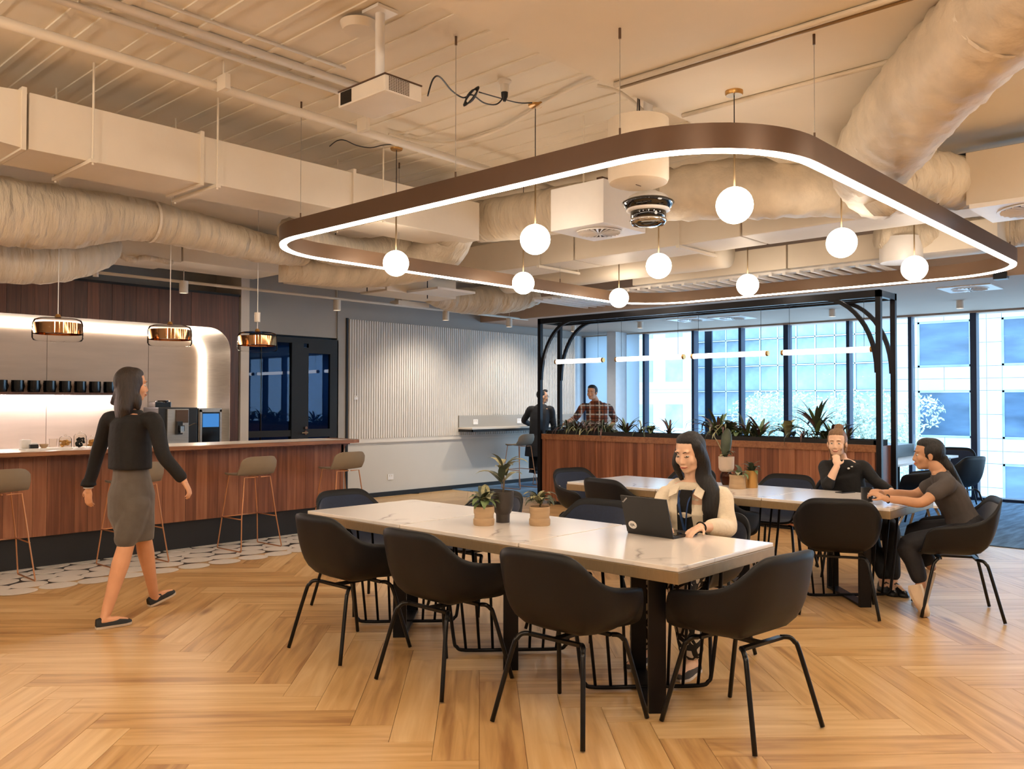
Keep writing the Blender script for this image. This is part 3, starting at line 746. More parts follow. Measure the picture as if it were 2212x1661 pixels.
# ================================================ AMBER PENDANTS
def amber(x,lb,loc):
    t=empty('glass_pendant',loc,0,lb,'light','amber glass pendants over the bar')
    obj('glass_shade',MB().lathe([(.03,.10),(.15,.098),(.185,.085),(.20,.05),(.203,-.02),(.203,-.075),(.19,-.098),(.12,-.105),(.05,-.10)],n=36,cap=False),'clearglass',t,smooth=True)
    obj('mirror_band',MB().lathe([(.196,.055),(.198,-.04)],n=36,cap=False),'mirror',t,smooth=True)
    obj('inner_cup',MB().lathe([(.02,.07),(.09,.065),(.10,.0),(.098,-.03),(.02,-.035)],n=24),'mirror',t,smooth='auto')
    obj('cap',MB().lathe([(.0,.135),(.016,.135),(.022,.12),(.032,.10),(.0,.098)],n=16),'gold',t,smooth='auto')
    obj('cord',MB().tube([(0,0,.13),(0,0,1.55)],.004,6),'whitegloss',t)
    return t
for px,py,lb in ((125,712,'left amber glass drum pendant over the bar'),(367,725,'middle amber glass drum pendant over the bar'),(556,738,'right amber glass drum pendant over the bar')):
    p=at(px,py,Y=8.0); amber(0,lb,p)
# ================================================ CEILING SERVICES
def boxobj(name,a,b,m,parent=None,bevel=0): return obj(name,MB().box(a,b),m,parent,bevel=bevel)
D1=empty('rectangular_duct'); tag(D1,'long pale rectangular air duct hanging along the left of the ceiling','duct')
for (a,b,z0,z1) in ((-3,1.70,3.29,3.64),(2.03,3.30,3.265,3.665),(3.32,4.80,3.28,3.655),(4.83,6.48,3.25,3.66)): boxobj('duct_section',(a,6.5,z0),(b,7.08,z1),'duct',D1,.008)
for a in (1.98,3.29,4.80): boxobj('flange',(a,6.485,3.25),(a+.03,7.10,3.69),'duct',D1)
obj('transition',MB().rings([[(1.70,6.5,3.29),(1.70,7.08,3.29),(1.70,7.08,3.64),(1.70,6.5,3.64)],[(1.98,6.5,3.265),(1.98,7.08,3.265),(1.98,7.08,3.665),(1.98,6.5,3.665)]]),'duct',D1)
for x in (2.43,3.40,5.1):
    h=boxobj('trapeze',(x-.02,6.40,3.235),(x+.02,7.18,3.262),'duct',D1)
    obj('rod',MB().tube([(x,6.42,3.22),(x,6.42,ZS)],.008,6),'duct',h); obj('rod',MB().tube([(x,7.16,3.22),(x,7.16,ZS)],.008,6),'duct',h)
rnf=random.Random(5)
def flex(name,label,pts,rad,n=26,k=8,wr=.05,m='flex',straps=()):
    P=smoothpath(pts,k); rs=[]; prev=None
    R_=rad if isinstance(rad,(list,tuple)) else [rad]*len(pts)
    ph=[rnf.uniform(0,6) for _ in range(n)]
    for i,p in enumerate(P):
        t=(P[min(i+1,len(P)-1)]-P[max(i-1,0)]).normalized()
        if prev is None: u=t.cross(Vector((0,0,1))).normalized()
        else: u=(prev-t*prev.dot(t)).normalized()
        prev=u; w_=t.cross(u); f=i/k; j=min(int(f),len(R_)-1); j2=min(j+1,len(R_)-1); r=R_[j]+(R_[j2]-R_[j])*(f-int(f))
        ring=[]
        for q in range(n):
            a=2*PI*q/n
            rr=r*(1+wr*math.sin(i*1.9+ph[q]*.6)*.7+wr*.6*math.sin(q*2.3+i*.8)+rnf.uniform(-wr,wr)*.35)
            ring.append(p+(u*math.cos(a)+w_*math.sin(a))*rr)
        rs.append(ring)
    t=empty(name); tag(t,label,'duct')
    obj('duct_sleeve',MB().rings(rs),m,t,smooth=True)
    for f in straps:
        i=int(f*(len(P)-2)); p=P[i]; tt=(P[i+1]-p).normalized(); u=tt.cross(Vector((0,0,1))).normalized(); w_=tt.cross(u)
        r=R_[min(i//k,len(R_)-1)]*1.04
        obj('strap',MB().rings([[p+tt*s+(u*math.cos(2*PI*q/n)+w_*math.sin(2*PI*q/n))*r for q in range(n)] for s in (-.012,.012)],cap=False),'duct',t)
    return t
flex('flexible_duct','fat wrinkled duct sagging under the rectangular duct at the left edge',[(-1.5,7.7,3.1),(.6,7.7,3.08),(1.8,7.7,3.04),(2.6,7.72,3.06),(3.3,7.75,3.16),(4.0,7.8,3.14),(4.7,7.9,3.10),(5.3,8.1,3.16)],[.22,.25,.27,.27,.19,.17,.15,.15],k=9,straps=(.62,))
flex('flexible_duct','lower wrinkled duct at the far left above the timber wall',[(-1.0,8.35,2.78),(1.0,8.35,2.76),(2.2,8.35,2.74),(2.8,8.4,2.78),(3.3,8.55,2.93),(3.5,8.8,3.1)],[.20,.20,.20,.20,.15,.12],k=9)
flex('flexible_duct','wrinkled duct elbow curling down beside the left globe pendant',[(6.1,6.8,3.52),(6.45,6.9,3.42),(6.5,7.2,3.20),(6.25,7.6,3.05),(5.8,8.0,2.98),(5.2,8.4,3.0)],[.22,.25,.25,.2,.17,.15],k=8)
flex('flexible_duct','short wrinkled duct under the end of the rectangular duct behind the ring light',[(4.6,7.3,3.2),(5.2,7.5,3.12),(5.8,7.6,3.16),(6.3,7.5,3.3)],[.12,.16,.16,.14],k=8)
flex('flexible_duct','pale wrapped duct running behind the square diffuser box',[(6.9,6.9,3.58),(6.95,6.2,3.56),(6.98,5.2,3.54),(6.98,4.4,3.5)],[.24,.25,.25,.25],k=8,wr=.02,m='flexy')
flex('flexible_duct','wrinkled round duct above the near right globe pendant',[(6.95,4.4,3.48),(7.05,3.9,3.47),(7.25,3.5,3.45),(7.6,3.15,3.45),(8.0,2.9,3.4)],[.24,.27,.27,.25,.2],k=8,m='flexd')
flex('flexible_duct','very large wrinkled duct sweeping in from the top right corner',[at(2350,-170,d=3.5),at(2245,-60,d=3.9),at(2120,70,d=4.4),at(2005,190,d=5.1),at(1925,290,d=5.9),at(1880,365,d=6.7),at(1900,420,d=7.3)],[.25,.255,.27,.285,.30,.29,.22],k=12,wr=.04,m='flexd',straps=(.28,.66))
flex('flexible_duct','short upright wrinkled duct joining the fan coil at the right',[at(1900,415,d=6.5),at(1955,395,d=6.6),at(2020,392,d=6.7),at(2085,398,d=6.85)],[.19,.23,.23,.2],k=9,wr=.05)
flex('flexible_duct','wrinkled duct behind the track lights above the fluted wall',[(8.4,9.5,3.10),(8.9,9.45,3.06),(9.4,9.2,3.08),(9.8,8.9,3.14),(10.0,8.7,3.22)],[.12,.19,.22,.2,.15],k=8)
flex('flexible_duct','smooth rounded duct crossing behind the far globe pendants',[(9.15,8.6,3.32),(9.15,7.4,3.32),(9.15,6.2,3.32),(9.15,5.0,3.32)],.21,k=5,wr=.012,m='duct')
flex('flexible_duct','crumpled duct near the slatted ceiling at the right',[(9.3,3.3,3.3),(9.6,2.9,3.28),(9.9,2.4,3.28),(10.1,1.8,3.3)],[.14,.17,.17,.15],k=8,wr=.06,m='flexy')
D2=empty('main_duct'); tag(D2,'broad smooth rectangular duct crossing behind the dome camera','duct')
for a,b in ((2.0,4.2),(4.22,6.4),(6.42,8.8)): boxobj('duct_section',(8.0,a,3.215),(8.62,b,3.60),'duct',D2,.02)
for yv in (4.9,6.9):
    h=boxobj('trapeze',(7.9,yv-.02,3.17),(8.72,yv+.02,3.2),'duct',D2)
    for x in (7.93,8.7): obj('rod',MB().tube([(x,yv,3.16),(x,yv,ZS)],.007,6),'duct',h)
D4=empty('second_duct'); tag(D4,'lower square edged duct beyond the middle row of globes','duct')
for a,b in ((2.2,4.4),(4.42,6.6)): boxobj('duct_section',(9.5,a,3.08),(9.95,b,3.36),'duct',D4,.01)
BK=empty('bulkhead_duct'); tag(BK,'boxy pale duct above the timber wall between the two hanging cables','duct')
boxobj('duct_section',(2.6,9.2,3.06),(4.45,9.9,3.42),'duct',BK,.01); boxobj('duct_section',(4.47,9.2,3.08),(5.75,9.9,3.42),'duct',BK,.01); boxobj('bracket',(3.0,9.16,2.78),(3.2,9.2,3.06),'duct',BK)
obj('cable_bundle',MB().tube(smoothpath([(3.7,9.1,3.06),(3.85,9.1,3.0),(4.0,9.1,3.05),(4.3,9.1,3.03)],4),.03,8),'flex',BK,smooth=True)
SD=empty('side_duct'); tag(SD,'pale sloping duct over the smoked glass doors, above the track light rail','duct')
for a,b,z0 in ((6.0,7.2,2.98),(7.22,8.5,2.96)): boxobj('duct_section',(a,9.0,z0+.04),(b,9.6,3.34),'duct',SD,.02)
for x in (6.35,6.85,7.9): obj('hanger_rod',MB().tube([(x,8.95,2.95),(x,8.95,3.64)],.007,6),'darkmetal',SD)
boxobj('diffuser_plate',(7.55,8.35,3.0),(8.25,8.98,3.03),'whitegloss',SD)
TY=empty('cable_tray'); tag(TY,'white steel cable tray angled down above the fluted wall','tray')
obj('channel',MB().rings([[p+Vector(o_) for o_ in ((0,0,0),(0,.16,0),(0,.16,.09),(0,0,.09))] for p in (Vector((8.1,9.75,2.98)),Vector((8.9,9.6,3.16)),Vector((9.3,9.5,3.2)))]),'duct',TY)
boxobj('bracket',(8.0,9.7,2.94),(8.6,9.9,3.0),'duct',TY)
# pipes and conduits
def pipe(label,pts,r,m='duct',n=10):
    o=obj('ceiling_pipe',MB().tube(pts,r,n),m,smooth=True); tag(o,label,'pipe','pipes and conduits under the slab'); return o
pp_=pipe('perforated pipe rail crossing the ceiling from the top left corner to the ring light',[(-3,5.62,3.80),(8.2,5.92,3.80)],.035)
for x in (.6,3.05,4.3): obj('hanger',MB().tube([(x,5.68,3.76),(x,5.68,ZS)],.008,6).box((x-.02,5.62,3.75),(x+.02,5.74,3.86)),'duct',pp_)
pipe('conduit above the perforated pipe rail at the upper left',[(-3,5.45,3.93),(4.3,5.5,3.93)],.022)
pipe('thin conduit parallel to the rails nearest the smooth slab at the top',[(-3,5.10,3.945),(3.7,5.11,3.945)],.012)
pipe('slim pipe beside the upper left conduit',[(-3,5.30,3.94),(4.4,5.32,3.94)],.03)
pipe('twin conduit running to the top edge right of centre',[(4.55,.6,3.60),(4.55,3.3,3.60)],.018,'flex')
pipe('second conduit of the pair right of centre',[(4.62,.6,3.605),(4.62,3.3,3.605)],.012,'brass')
pipe('dark seam conduit from the near globe canopy towards the big duct',[(5.39,1.3,3.605),(5.39,3.3,3.605)],.016,'flex')
pipe('black lagged pipe above the fan coil at the top right',[(7.75,2.6,3.56),(7.75,-1.5,3.56)],.03,'black')
pipe('long curved conduit looping behind the projector',smoothpath([at(840,290,z=3.93),at(940,310,z=3.93),at(1020,300,z=3.93),at(1100,270,z=3.93),at(1190,215,z=3.93),at(1290,170,z=3.93),at(1380,160,z=3.93)],5),.014)
pipe('bent conduit beside the camera post',smoothpath([at(1290,185,z=3.9),at(1340,200,z=3.85),at(1390,240,z=3.7),at(1420,275,z=3.55)],5),.014)
# track rail with cylinder spots
TR=empty('track_rail'); tag(TR,'long thin white rail carrying cylinder spots along the back wall','rail')
obj('rail',MB().tube([at(205,588,Y=9.8),at(1140,690,Y=9.8)],.018,8),'plastic',TR,smooth=True)
for i,(px,py) in enumerate(((397,607),(728,648),(963,672),(1100,688),(207,588))):
    p=at(px,py,Y=9.8); 
    if i==4:
        obj('end_joint',MB().lathe([(0,-.05),(.03,-.05),(.03,.0),(0,.0)],p,12),'plastic',TR); continue
    lb=['white cylinder spot above the left bar end','white cylinder spot over the smoked glass doors','white cylinder spot over the middle of the fluted wall','white cylinder spot nearest the left pergola post'][i]
    t=empty('cylinder_spot',p,0,lb,'spotlight','cylinder spots on the white rail')
    obj('body',MB().lathe([(0,0),(.052,0),(.052,-.145),(.044,-.145),(.044,-.13),(0,-.13)],n=20),'plastic',t,smooth='auto')
    obj('lens',MB().lathe([(0,-.134),(.042,-.134),(.042,-.131),(0,-.131)],n=16),'spotlit',t)
    obj('rod',MB().tube([(0,0,0),(0,0,ZS-p.z)],.005,6),'plastic',t)
for tx,tz,e in ((9.1,.75,110),(11.15,1.0,110),(12.9,1.0,70)):
    light('wall_spot','SPOT',(tx,9.35,2.80),e,WARM2,target=(tx+.12,10.72,tz),spot_size=math.radians(100),spot_blend=1.0,shadow_soft_size=.04)
p=at(556,675,Y=8.0)
t=empty('cylinder_spot',p,0,'small white cylinder on the cable over the right amber pendant','spotlight','cylinder spots on the white rail')
obj('body',MB().lathe([(0,0),(.03,0),(.03,-.10),(0,-.10)],n=16),'plastic',t,smooth='auto')
# projector
PJ=empty('projector',(3.17,3.98,3.36)); tag(PJ,'white ceiling projector on a pole with a dark lens window','projector')
obj('case',MB().box((0,0,0),(.29,.47,.10)),'plastic',PJ,bevel=.012)
obj('lens_window',MB().box((-.004,.33,.012),(.002,.44,.092)),'screen',PJ)
obj('top_seam',MB().box((-.002,-.002,.10),(.292,.472,.108)),'bronze',PJ)
g=MB()
for i in range(9):
    for j in range(12): g.box((.03+j*.0135,-.003,.012+i*.0095),(.038+j*.0135,.001,.0175+i*.0095))
tag(obj('vent_grille',g,'bronze',PJ),kind='stuff')
obj('pole',MB().tube([(.15,.24,.108),(.15,.24,.60)],.03,12),'whitegloss',PJ,smooth='auto')
obj('ceiling_plate',MB().lathe([(0,0),(.10,0),(.12,.05),(0,.05)],(.12,.42,.52),24),'duct',PJ,smooth='auto')
obj('pole_plate',MB().box((.07,.16,.585),(.23,.32,.605)),'whitegloss',PJ)
c=obj('power_cable',MB().tube(smoothpath([at(924,207,z=3.44),at(935,172,z=3.5),at(950,166,z=3.55),at(975,195,z=3.6),at(1000,211,z=3.65),at(1020,205,z=3.68),at(1045,222,z=3.7),at(1070,226,z=3.75),at(1084,215,z=3.8),at(1087,203,z=3.83)],5),.0055,8),'black_plastic',smooth=True); tag(c,'black power cable looping from the projector to a ceiling socket','cable')
cb=obj('cable_coil',MB(),'black_plastic'); cbm=MB()
cc=at(1018,208,z=3.66)
for i in range(5):
    a=_R2*(.06+.006*i)+_U2*(.02+.012*i); 
    cbm.tube([cc+(_R2*.6+_U2*.8)*.085*math.cos(2*PI*k/14)*(1-.08*i)+(_R2*.5-_U2*.3+_F*(.3*(i-2)))*.035*math.sin(2*PI*k/14) for k in range(14)],.0055,6,closed=True)
cb.data=cbm.mesh('coil',True); cb.data.materials.append(MT['black_plastic']); tag(cb,'bundled coil of black cable hanging beside the projector','cable')
s=empty('ceiling_socket',at(1090,183,z=3.93)); tag(s,'round white ceiling socket with a black plug hanging from it','socket')
obj('socket_body',MB().lathe([(0,0.04),(.05,.04),(.055,.02),(.035,.0),(.03,-.06),(0,-.06)],n=18),'plastic',s,smooth='auto'); obj('plug',MB().lathe([(0,-.06),(.028,-.06),(.026,-.09),(.01,-.13),(0,-.13)],n=12),'black_plastic',s,smooth='auto')
c=obj('pendant_cable',MB().tube(smoothpath([at(1035,199,z=3.75),at(1080,212,z=3.85),at(1120,222,z=3.92),at(1150,222,z=3.955)],5),.005,8),'black_plastic',smooth=True); tag(c,'black cable running to the brass canopy right of the projector','cable')
c=obj('pendant_cable',MB().tube(smoothpath([at(712,316,z=3.9),at(728,304,z=3.9),at(745,303,z=3.9),at(770,314,z=3.92),at(800,319,z=3.93),at(830,313,z=3.955),at(862,312,z=3.955)],5),.005,8),'black_plastic',smooth=True); tag(c,'black cable snaking to the left brass canopy','cable')
# square diffuser box
def swirl(parent,c,r,m='whitegloss',down=True,nb=24):
    obj('diffuser_ring',MB().lathe([(r*.97,0),(r*1.06,0),(r*1.06,-.008),(r*.97,-.008)],c,32,cap=False),m,parent)
    obj('diffuser_back',MB().lathe([(0,.002),(r,.002),(r,-.002),(0,-.002)],c,28),'bronze',parent)
    b=MB()
    for i in range(nb):
        a=2*PI*i/nb; d=Vector((math.cos(a),math.sin(a),0)); e=Vector((-d.y,d.x,0))
        p0=Vector(c)+d*r*.12+Vector((0,0,-.004)); p1=Vector(c)+d*r*.98+Vector((0,0,-.004))
        b.add([p0-e*.003,p0+e*.003,p1+e*r*.085,p1-e*.004,p0-e*.003-Vector((0,0,.012)),p0+e*.003-Vector((0,0,.012)),p1+e*r*.085-Vector((0,0,.003)),p1-e*.004-Vector((0,0,.012))],[(0,1,2,3),(4,7,6,5),(0,4,5,1),(1,5,6,2),(2,6,7,3),(3,7,4,0)])
    tag(obj('diffuser_blade',b,m,parent),kind='stuff')
WBx=empty('diffuser_box'); tag(WBx,'white square plenum box with a round swirl diffuser underneath','air diffuser')
boxobj('plenum',(5.68,4.235,3.0),(6.30,4.81,3.37),'whitegloss',WBx,.004); swirl(WBx,(5.97,4.50,2.996),.19)
boxobj('control_box',(5.75,4.3,3.37),(5.9,4.36,3.41),'bronze',WBx)
for x in (5.75,6.2): obj('hanger_rod',MB().tube([(x,4.5,3.37),(x,4.5,ZS)],.008,6),'duct',WBx)
FC=empty('fan_coil_unit'); tag(FC,'pale fan coil unit with a swirl diffuser at the right edge of the picture','air conditioner')
boxobj('casing',(7.19,.2,3.03),(7.8,1.88,3.44),'duct',FC,.008); boxobj('diffuser_plate',(7.12,1.02,2.985),(7.80,1.84,3.02),'whitegloss',FC); swirl(FC,(7.46,1.44,2.982),.27)
for yv in (.6,1.5): obj('hanger_rod',MB().tube([(7.5,yv,3.44),(7.5,yv,3.62)],.01,6),'duct',FC)
# dome camera on its post with the round speaker housing
DC=empty('dome_camera',at(1400,450,d=6.4)); tag(DC,'large white dome camera with a glossy black band hanging in the ring','security camera')
obj('hood',MB().lathe([(0,.13),(.07,.125),(.14,.09),(.165,.06)],n=32,cap=False),'whitegloss',DC,smooth=True)
obj('black_band',MB().lathe([(.165,.062),(.195,.045),(.198,.035),(.165,-.005),(.155,-.01)],n=32,cap=False),'lensblack',DC,smooth=True)
obj('lower_rim',MB().lathe([(.16,-.005),(.165,-.02),(.13,-.03),(.12,-.03)],n=32,cap=False),'whitegloss',DC,smooth=True)
obj('bubble',MB().lathe([(.135,-.025),(.135,-.06),(.12,-.11),(.07,-.135),(.0,-.14)],n=32,cap=False),'lensblack',DC,smooth=True)
obj('bubble_ring',MB().lathe([(.137,-.085),(.142,-.095),(.12,-.125),(.115,-.12)],n=32,cap=False),'chrome',DC,smooth=True)
dz=at(1400,450,d=6.4).z
obj('pole',MB().tube([(0,0,.12),(0,0,ZS-dz)],.035,12),'whitegloss',DC,smooth='auto')
obj('pole_bracket',MB().lathe([(.035,.98),(.07,.98),(.07,1.01),(.035,1.01)],n=16,cap=False).box((-.03,-.09,.80),(.03,-.03,1.0)),'duct',DC)
obj('data_cable',MB().tube(smoothpath([(-.09,.02,.45),(-.085,.02,.75),(-.08,.03,1.0)],4),.007,6).tube(smoothpath([(-.11,.05,.4),(-.10,.03,.7),(-.08,.03,1.0)],4),.004,6),'black_plastic',DC)
SK=empty('round_housing',at(1379,400,d=6.05)); tag(SK,'wide cream cylinder hanging just above the dome camera','speaker')
obj('drum',MB().lathe([(0,0),(.17,0),(.205,.015),(.215,.04),(.215,.46),(0,.46)],n=40),'cream',SK,smooth='auto')
obj('slot',MB().box((-.03,-.003,-.003),(.03,.003,0)),'bronze',SK)
bs=empty('track_spot',at(2162,598,d=9.6)); tag(bs,'small black spotlight just under the right corner of the ring light','spotlight'); obj('spot_body',MB().box((-.05,-.07,-.03),(.06,.07,.05)),'black_plastic',bs,bevel=.01); obj('bracket',MB().tube([(0,0,.04),(0,0,.45)],.008,6),'black_plastic',bs)
# big drum downlight + plates on the plaster ceiling
DL=empty('drum_downlight',(9.46,3.11,3.0)); tag(DL,'wide white drum fitting behind the right globe pendant','ceiling light')
obj('drum',MB().lathe([(0,0),(.21,0),(.215,.01),(.215,.26),(0,.26)],n=36),'whitegloss',DL,smooth='auto'); obj('rod',MB().tube([(0,0,.26),(0,0,.62)],.01,6),'duct',DL)
for (px,py,lb) in ((2095,622,'square diffuser plate in the plaster ceiling right of the pergola'),(1582,686,'diffuser plate in the plaster ceiling above the tube lights'),(1492,690,'smaller diffuser plate left of another in the plaster ceiling')):
    p=at(px,py,z=2.93); t=empty('ceiling_diffuser',p,0,lb,'air diffuser','diffusers in the plaster ceiling')
    boxobj('plate',(-.30,-.30,-.012),(.30,.30,0),'whitegloss',t); swirl(t,(0,0,-.014),.2)
for (px,py,lb) in ((1239,712,'small cylinder downlight under the plaster ceiling by the left pergola braces'),(1383,704,'small cylinder downlight above the second tube light'),(1798,678,'small cylinder downlight left of the right pergola posts'),(2074,660,'small cylinder downlight at the far right over the windows')):
    p=at(px,py,z=2.86); p.z=2.93; t=empty('downlight',p,0,lb,'ceiling light','small downlights under the plaster ceiling')
    obj('can',MB().lathe([(0,0),(.05,0),(.05,-.11),(.042,-.11),(.042,-.1),(0,-.1)],n=18),'plastic',t,smooth='auto'); obj('lens',MB().lathe([(0,-.103),(.04,-.103),(.04,-.1),(0,-.1)],n=14),'spotlit',t)
# ================================================ OUTSIDE
E1=empty('stone_building',(0,0,0)); tag(E1,'pale stone office building with square blue windows, seen at the right','building')
XF=34.0
def panel(y0,y1,z0,z1):
    obj('stone_panel',MB().box((XF,min(y0,y1)+.008,z0+.008),(XF+.06,max(y0,y1)-.008,z1-.008)),'stone',E1)
zs=[]; z=-5.03
rows=[(-4.98,-3.27),(-2.37,-.66),(.24,1.96),(2.85,4.55),(5.45,7.15)]
cols=[]; y=10.60
for i in range(5): cols.append((10.60-2.83*i,8.76-2.83*i))
boxobj('joint_backing',(XF+.03,-4,-6),(XF+.5,11.5,8.2),'wallgrey',E1)
for r,(z0,z1) in enumerate(rows):
    nz=rows[r+1][0] if r<4 else 8.0
    for c,(y0,y1) in enumerate(cols):
        wd=obj('window_frame',MB().box((XF-.02,y1,z0),(XF+.02,y1+.07,z1)).box((XF-.02,y0-.07,z0),(XF+.02,y0,z1)).box((XF-.02,y1,z1-.07),(XF+.02,y0,z1)).box((XF-.02,y1,z0),(XF+.02,y0,z0+.07)),'bluewin2',E1)
        obj('pane',MB().box((XF+.01,y1+.07,z0+.07),(XF+.02,y0-.07,z1-.07)),'bluewin',wd)
        nxt=cols[c+1][0] if c<4 else y1-1
        ym=(y1+nxt)/2
        for a,b in ((z0,(z0+z1)/2),((z0+z1)/2,z1)):
            panel(y1,ym,a,b); panel(ym,nxt,a,b)
        zm=(z1+nz)/2
        for a,b in ((z1,zm),(zm,nz)):
            for e,f in ((y0,y0-.92),(y0-.92,y1),(y1,ym),(ym,nxt)): panel(e,f,a,b)
    for a,b in ((z0,(z0+z1)/2),((z0+z1)/2,z1),(z1,(z1+nz)/2),((z1+nz)/2,nz)):
        panel(11.5,10.92,a,b); panel(10.92,10.60,a,b)
E2=empty('glass_building'); tag(E2,'sky blue curtain walled building with a white grid, behind the tube lights','building')
XG=42.0; yg=[11.0+1.0*i for i in range(17)]; zg=[-5,-3.4,-2.0,-.6,.80,2.12,3.46,4.88,6.3,7.8]
pm=[]
for v in range(6):
    t_=rnd.uniform(-.03,.03); mm_=MB().box((0,.05,.05),(.03,.95,1.35)).mesh('pane'); mm_.materials.append(MT['bluewin2']); pm.append(mm_)
fr=MB()
for y in yg: fr.box((XG-.05,y-.03,-5),(XG+.1,y+.03,7.8))
for z in zg: fr.box((XG-.05,11,z-.03),(XG+.1,27,z+.03))
obj('grid_frame',fr,'whiteframe',E2)
for i in range(16):
    for j in range(9):
        o=bpy.data.objects.new('pane',pm[(i*3+j)%6]); COL.objects.link(o); o.parent=E2; o.location=(XG,yg[i],zg[j]); o.rotation_euler=(0,rnd.uniform(-.03,.03),rnd.uniform(-.04,.04)); o.scale=(1,1,(zg[j+1]-zg[j])/1.4)
boxobj('inner_wall',(XG+.25,11,-5),(XG+.5,27,7.8),'bluewin2',E2)
E3=empty('white_building'); tag(E3,'very bright white building with pale square windows by the left mullions','building')
boxobj('wall',(38,22.8,-6),(38.6,30,8.5),'stone',E3)
for y in (23.3,25.1,26.9,28.5):
    for z in (-1.6,.2,2.6,4.9): boxobj('window',(37.97,y,z),(38.0,y+1.0,z+1.2),'bluewin2',E3)
boxobj('cornice',(37.9,22.8,2.05),(38,30,2.15),'whiteframe',E3)
def tree(label,y,zt,r,n,seed):
    t=empty('tree',(29.5,y,-4)); tag(t,label,'tree','sunlit trees outside')
    rr=random.Random(seed)
    obj('trunk',MB().tube([(0,0,0),(.1,.1,2),(0,.2,3.4)],[.18,.14,.08],8),'stem',t)
    mb=MB(); blobs=[(rr.uniform(-.7,.7)*r,rr.uniform(-1,1)*r,zt+4-rr.uniform(.35,2.4)*r) for _ in range(16)]
    for i in range(n):
        b=blobs[rr.randrange(len(blobs))]; d=Vector((rr.gauss(0,1),rr.gauss(0,1),rr.gauss(0,1))).normalized()*r*.55*rr.uniform(.6,1)
        p=Vector(b)+d; a=Vector((rr.gauss(0,1),rr.gauss(0,1),rr.gauss(0,1))).normalized()*.075; c=a.orthogonal().normalized()*.04
        mb.add([p-a,p+c,p+a,p-c],[(0,1,2,3)])
    tag(obj('foliage',mb,'treeleaf',t),kind='stuff')
tree('bright sunlit tree outside, behind the right half of the planter',14.6,1.75,1.35,5200,1)
tree('bright sunlit tree outside, just left of the right pergola posts',12.3,1.8,1.4,5200,2)
tree('bright sunlit tree outside, seen between the right pergola posts and the stone building',10.2,1.95,1.2,4200,3)
# ================================================ PLANTS
def leafmesh(L=.2,W=.04,bend=.8,m='leafdark',seg=5,up=1.0,fold=.25):
    v=[];f=[]; p=Vector((0,0,0)); ang=up
    for i in range(seg+1):
        t=i/seg; w_=W*math.sin(PI*min(1,(t*.92+.06)))**.8*.5
        v+= [(-w_,p.y,p.z+w_*fold),(0,p.y,p.z),(w_,p.y,p.z+w_*fold)]
        p=p+Vector((0,math.cos(ang),math.sin(ang)))*(L/seg); ang-=bend/seg*(1+t)
    for i in range(seg):
        a=i*3; f+=[(a,a+1,a+4,a+3),(a+1,a+2,a+5,a+4)]
    me=bpy.data.meshes.new('leaf'); me.from_pydata(v,[],f); me.materials.append(MT[m])
    for q in me.polygons: q.use_smooth=True
    return me
LF=dict(
 spear=[leafmesh(.24,.028,.5,'leafdark'),leafmesh(.28,.03,.9,'leafred'),leafmesh(.2,.03,.4,'leafgreen')],
 grass=[leafmesh(.24,.016,2.0,'leafred'),leafmesh(.28,.015,2.4,'leafdark'),leafmesh(.22,.016,1.8,'leafvar')],
 broad=[leafmesh(.17,.06,1.3,'leafdark',6),leafmesh(.15,.055,1.6,'leafgreen',6),leafmesh(.16,.06,1.0,'leafvar',6)],
 arrow=[leafmesh(.15,.045,1.2,'leafvar',6),leafmesh(.16,.05,1.5,'leafdark',6)],
 ficus=[leafmesh(.17,.05,1.1,'leafvar',6),leafmesh(.16,.05,.7,'leafdark',6)])
def plant(parent,c,kind,n,seed,s=1.0,stem=0,spread=1.0):
    r=random.Random(seed); c=Vector(c)
    if stem:
        obj('stem',MB().tube(smoothpath([(c.x,c.y,c.z),(c.x+.01,c.y,c.z+stem*.5),(c.x,c.y+.01,c.z+stem)],3),.006,6),'stem',parent,smooth=True)
    for i in range(n):
        me=LF[kind][r.randrange(len(LF[kind]))]; o=bpy.data.objects.new('leaf',me); COL.objects.link(o); o.parent=parent
        h=stem*(.35+.65*i/n) if stem else r.uniform(0,.02)
        o.location=(c.x+r.uniform(-.015,.015),c.y+r.uniform(-.015,.015),c.z+h)
        o.rotation_euler=(r.uniform(-.5,.45)*spread,0,2.4*i+r.uniform(-.3,.3)); k=s*r.uniform(.75,1.15); o.scale=(k,k,k)
def pot(mb_prof,m,loc,label,name='potted_plant',soilr=.05,soilz=.1):
    t=empty(name,loc); tag(t,label,'plant')
    obj('pot',MB().lathe(mb_prof,n=32),m,t,smooth='auto'); obj('soil',MB().lathe([(0,soilz-.01),(soilr,soilz-.01),(soilr,soilz),(0,soilz+.004)],n=20),'soil',t)
    return t
pf=[(0,0),(.06,0),(.064,.008),(.064,.036),(.058,.044),(.058,.066),(.062,.072),(.062,.112),(.058,.112),(.056,.02),(0,.02)]
a=pot(pf,'potbeige',(3.635,3.60,TZ),'ribbed beige pot with drooping dark striped leaves, left of the dark pot',soilr=.056)
plant(a,(0,0,.11),'broad',26,5,.80)
b=pot(pf,'potbeige',(3.862,3.355,TZ),'ribbed beige pot with variegated patterned leaves, right of the dark pot',soilr=.056)
plant(b,(0,0,.11),'arrow',22,8,.78,stem=.05)
c=pot([(0,0),(.042,0),(.043,.05),(.052,.062),(.064,.10),(.068,.188),(.062,.188),(.05,.07),(0,.06)],'potdark',(3.80,3.60,TZ),'tall charcoal pot with a leafy stemmed plant between two beige pots',soilr=.062,soilz=.175)
plant(c,(0,0,.17),'ficus',13,12,.95,stem=.19,spread=1.4)
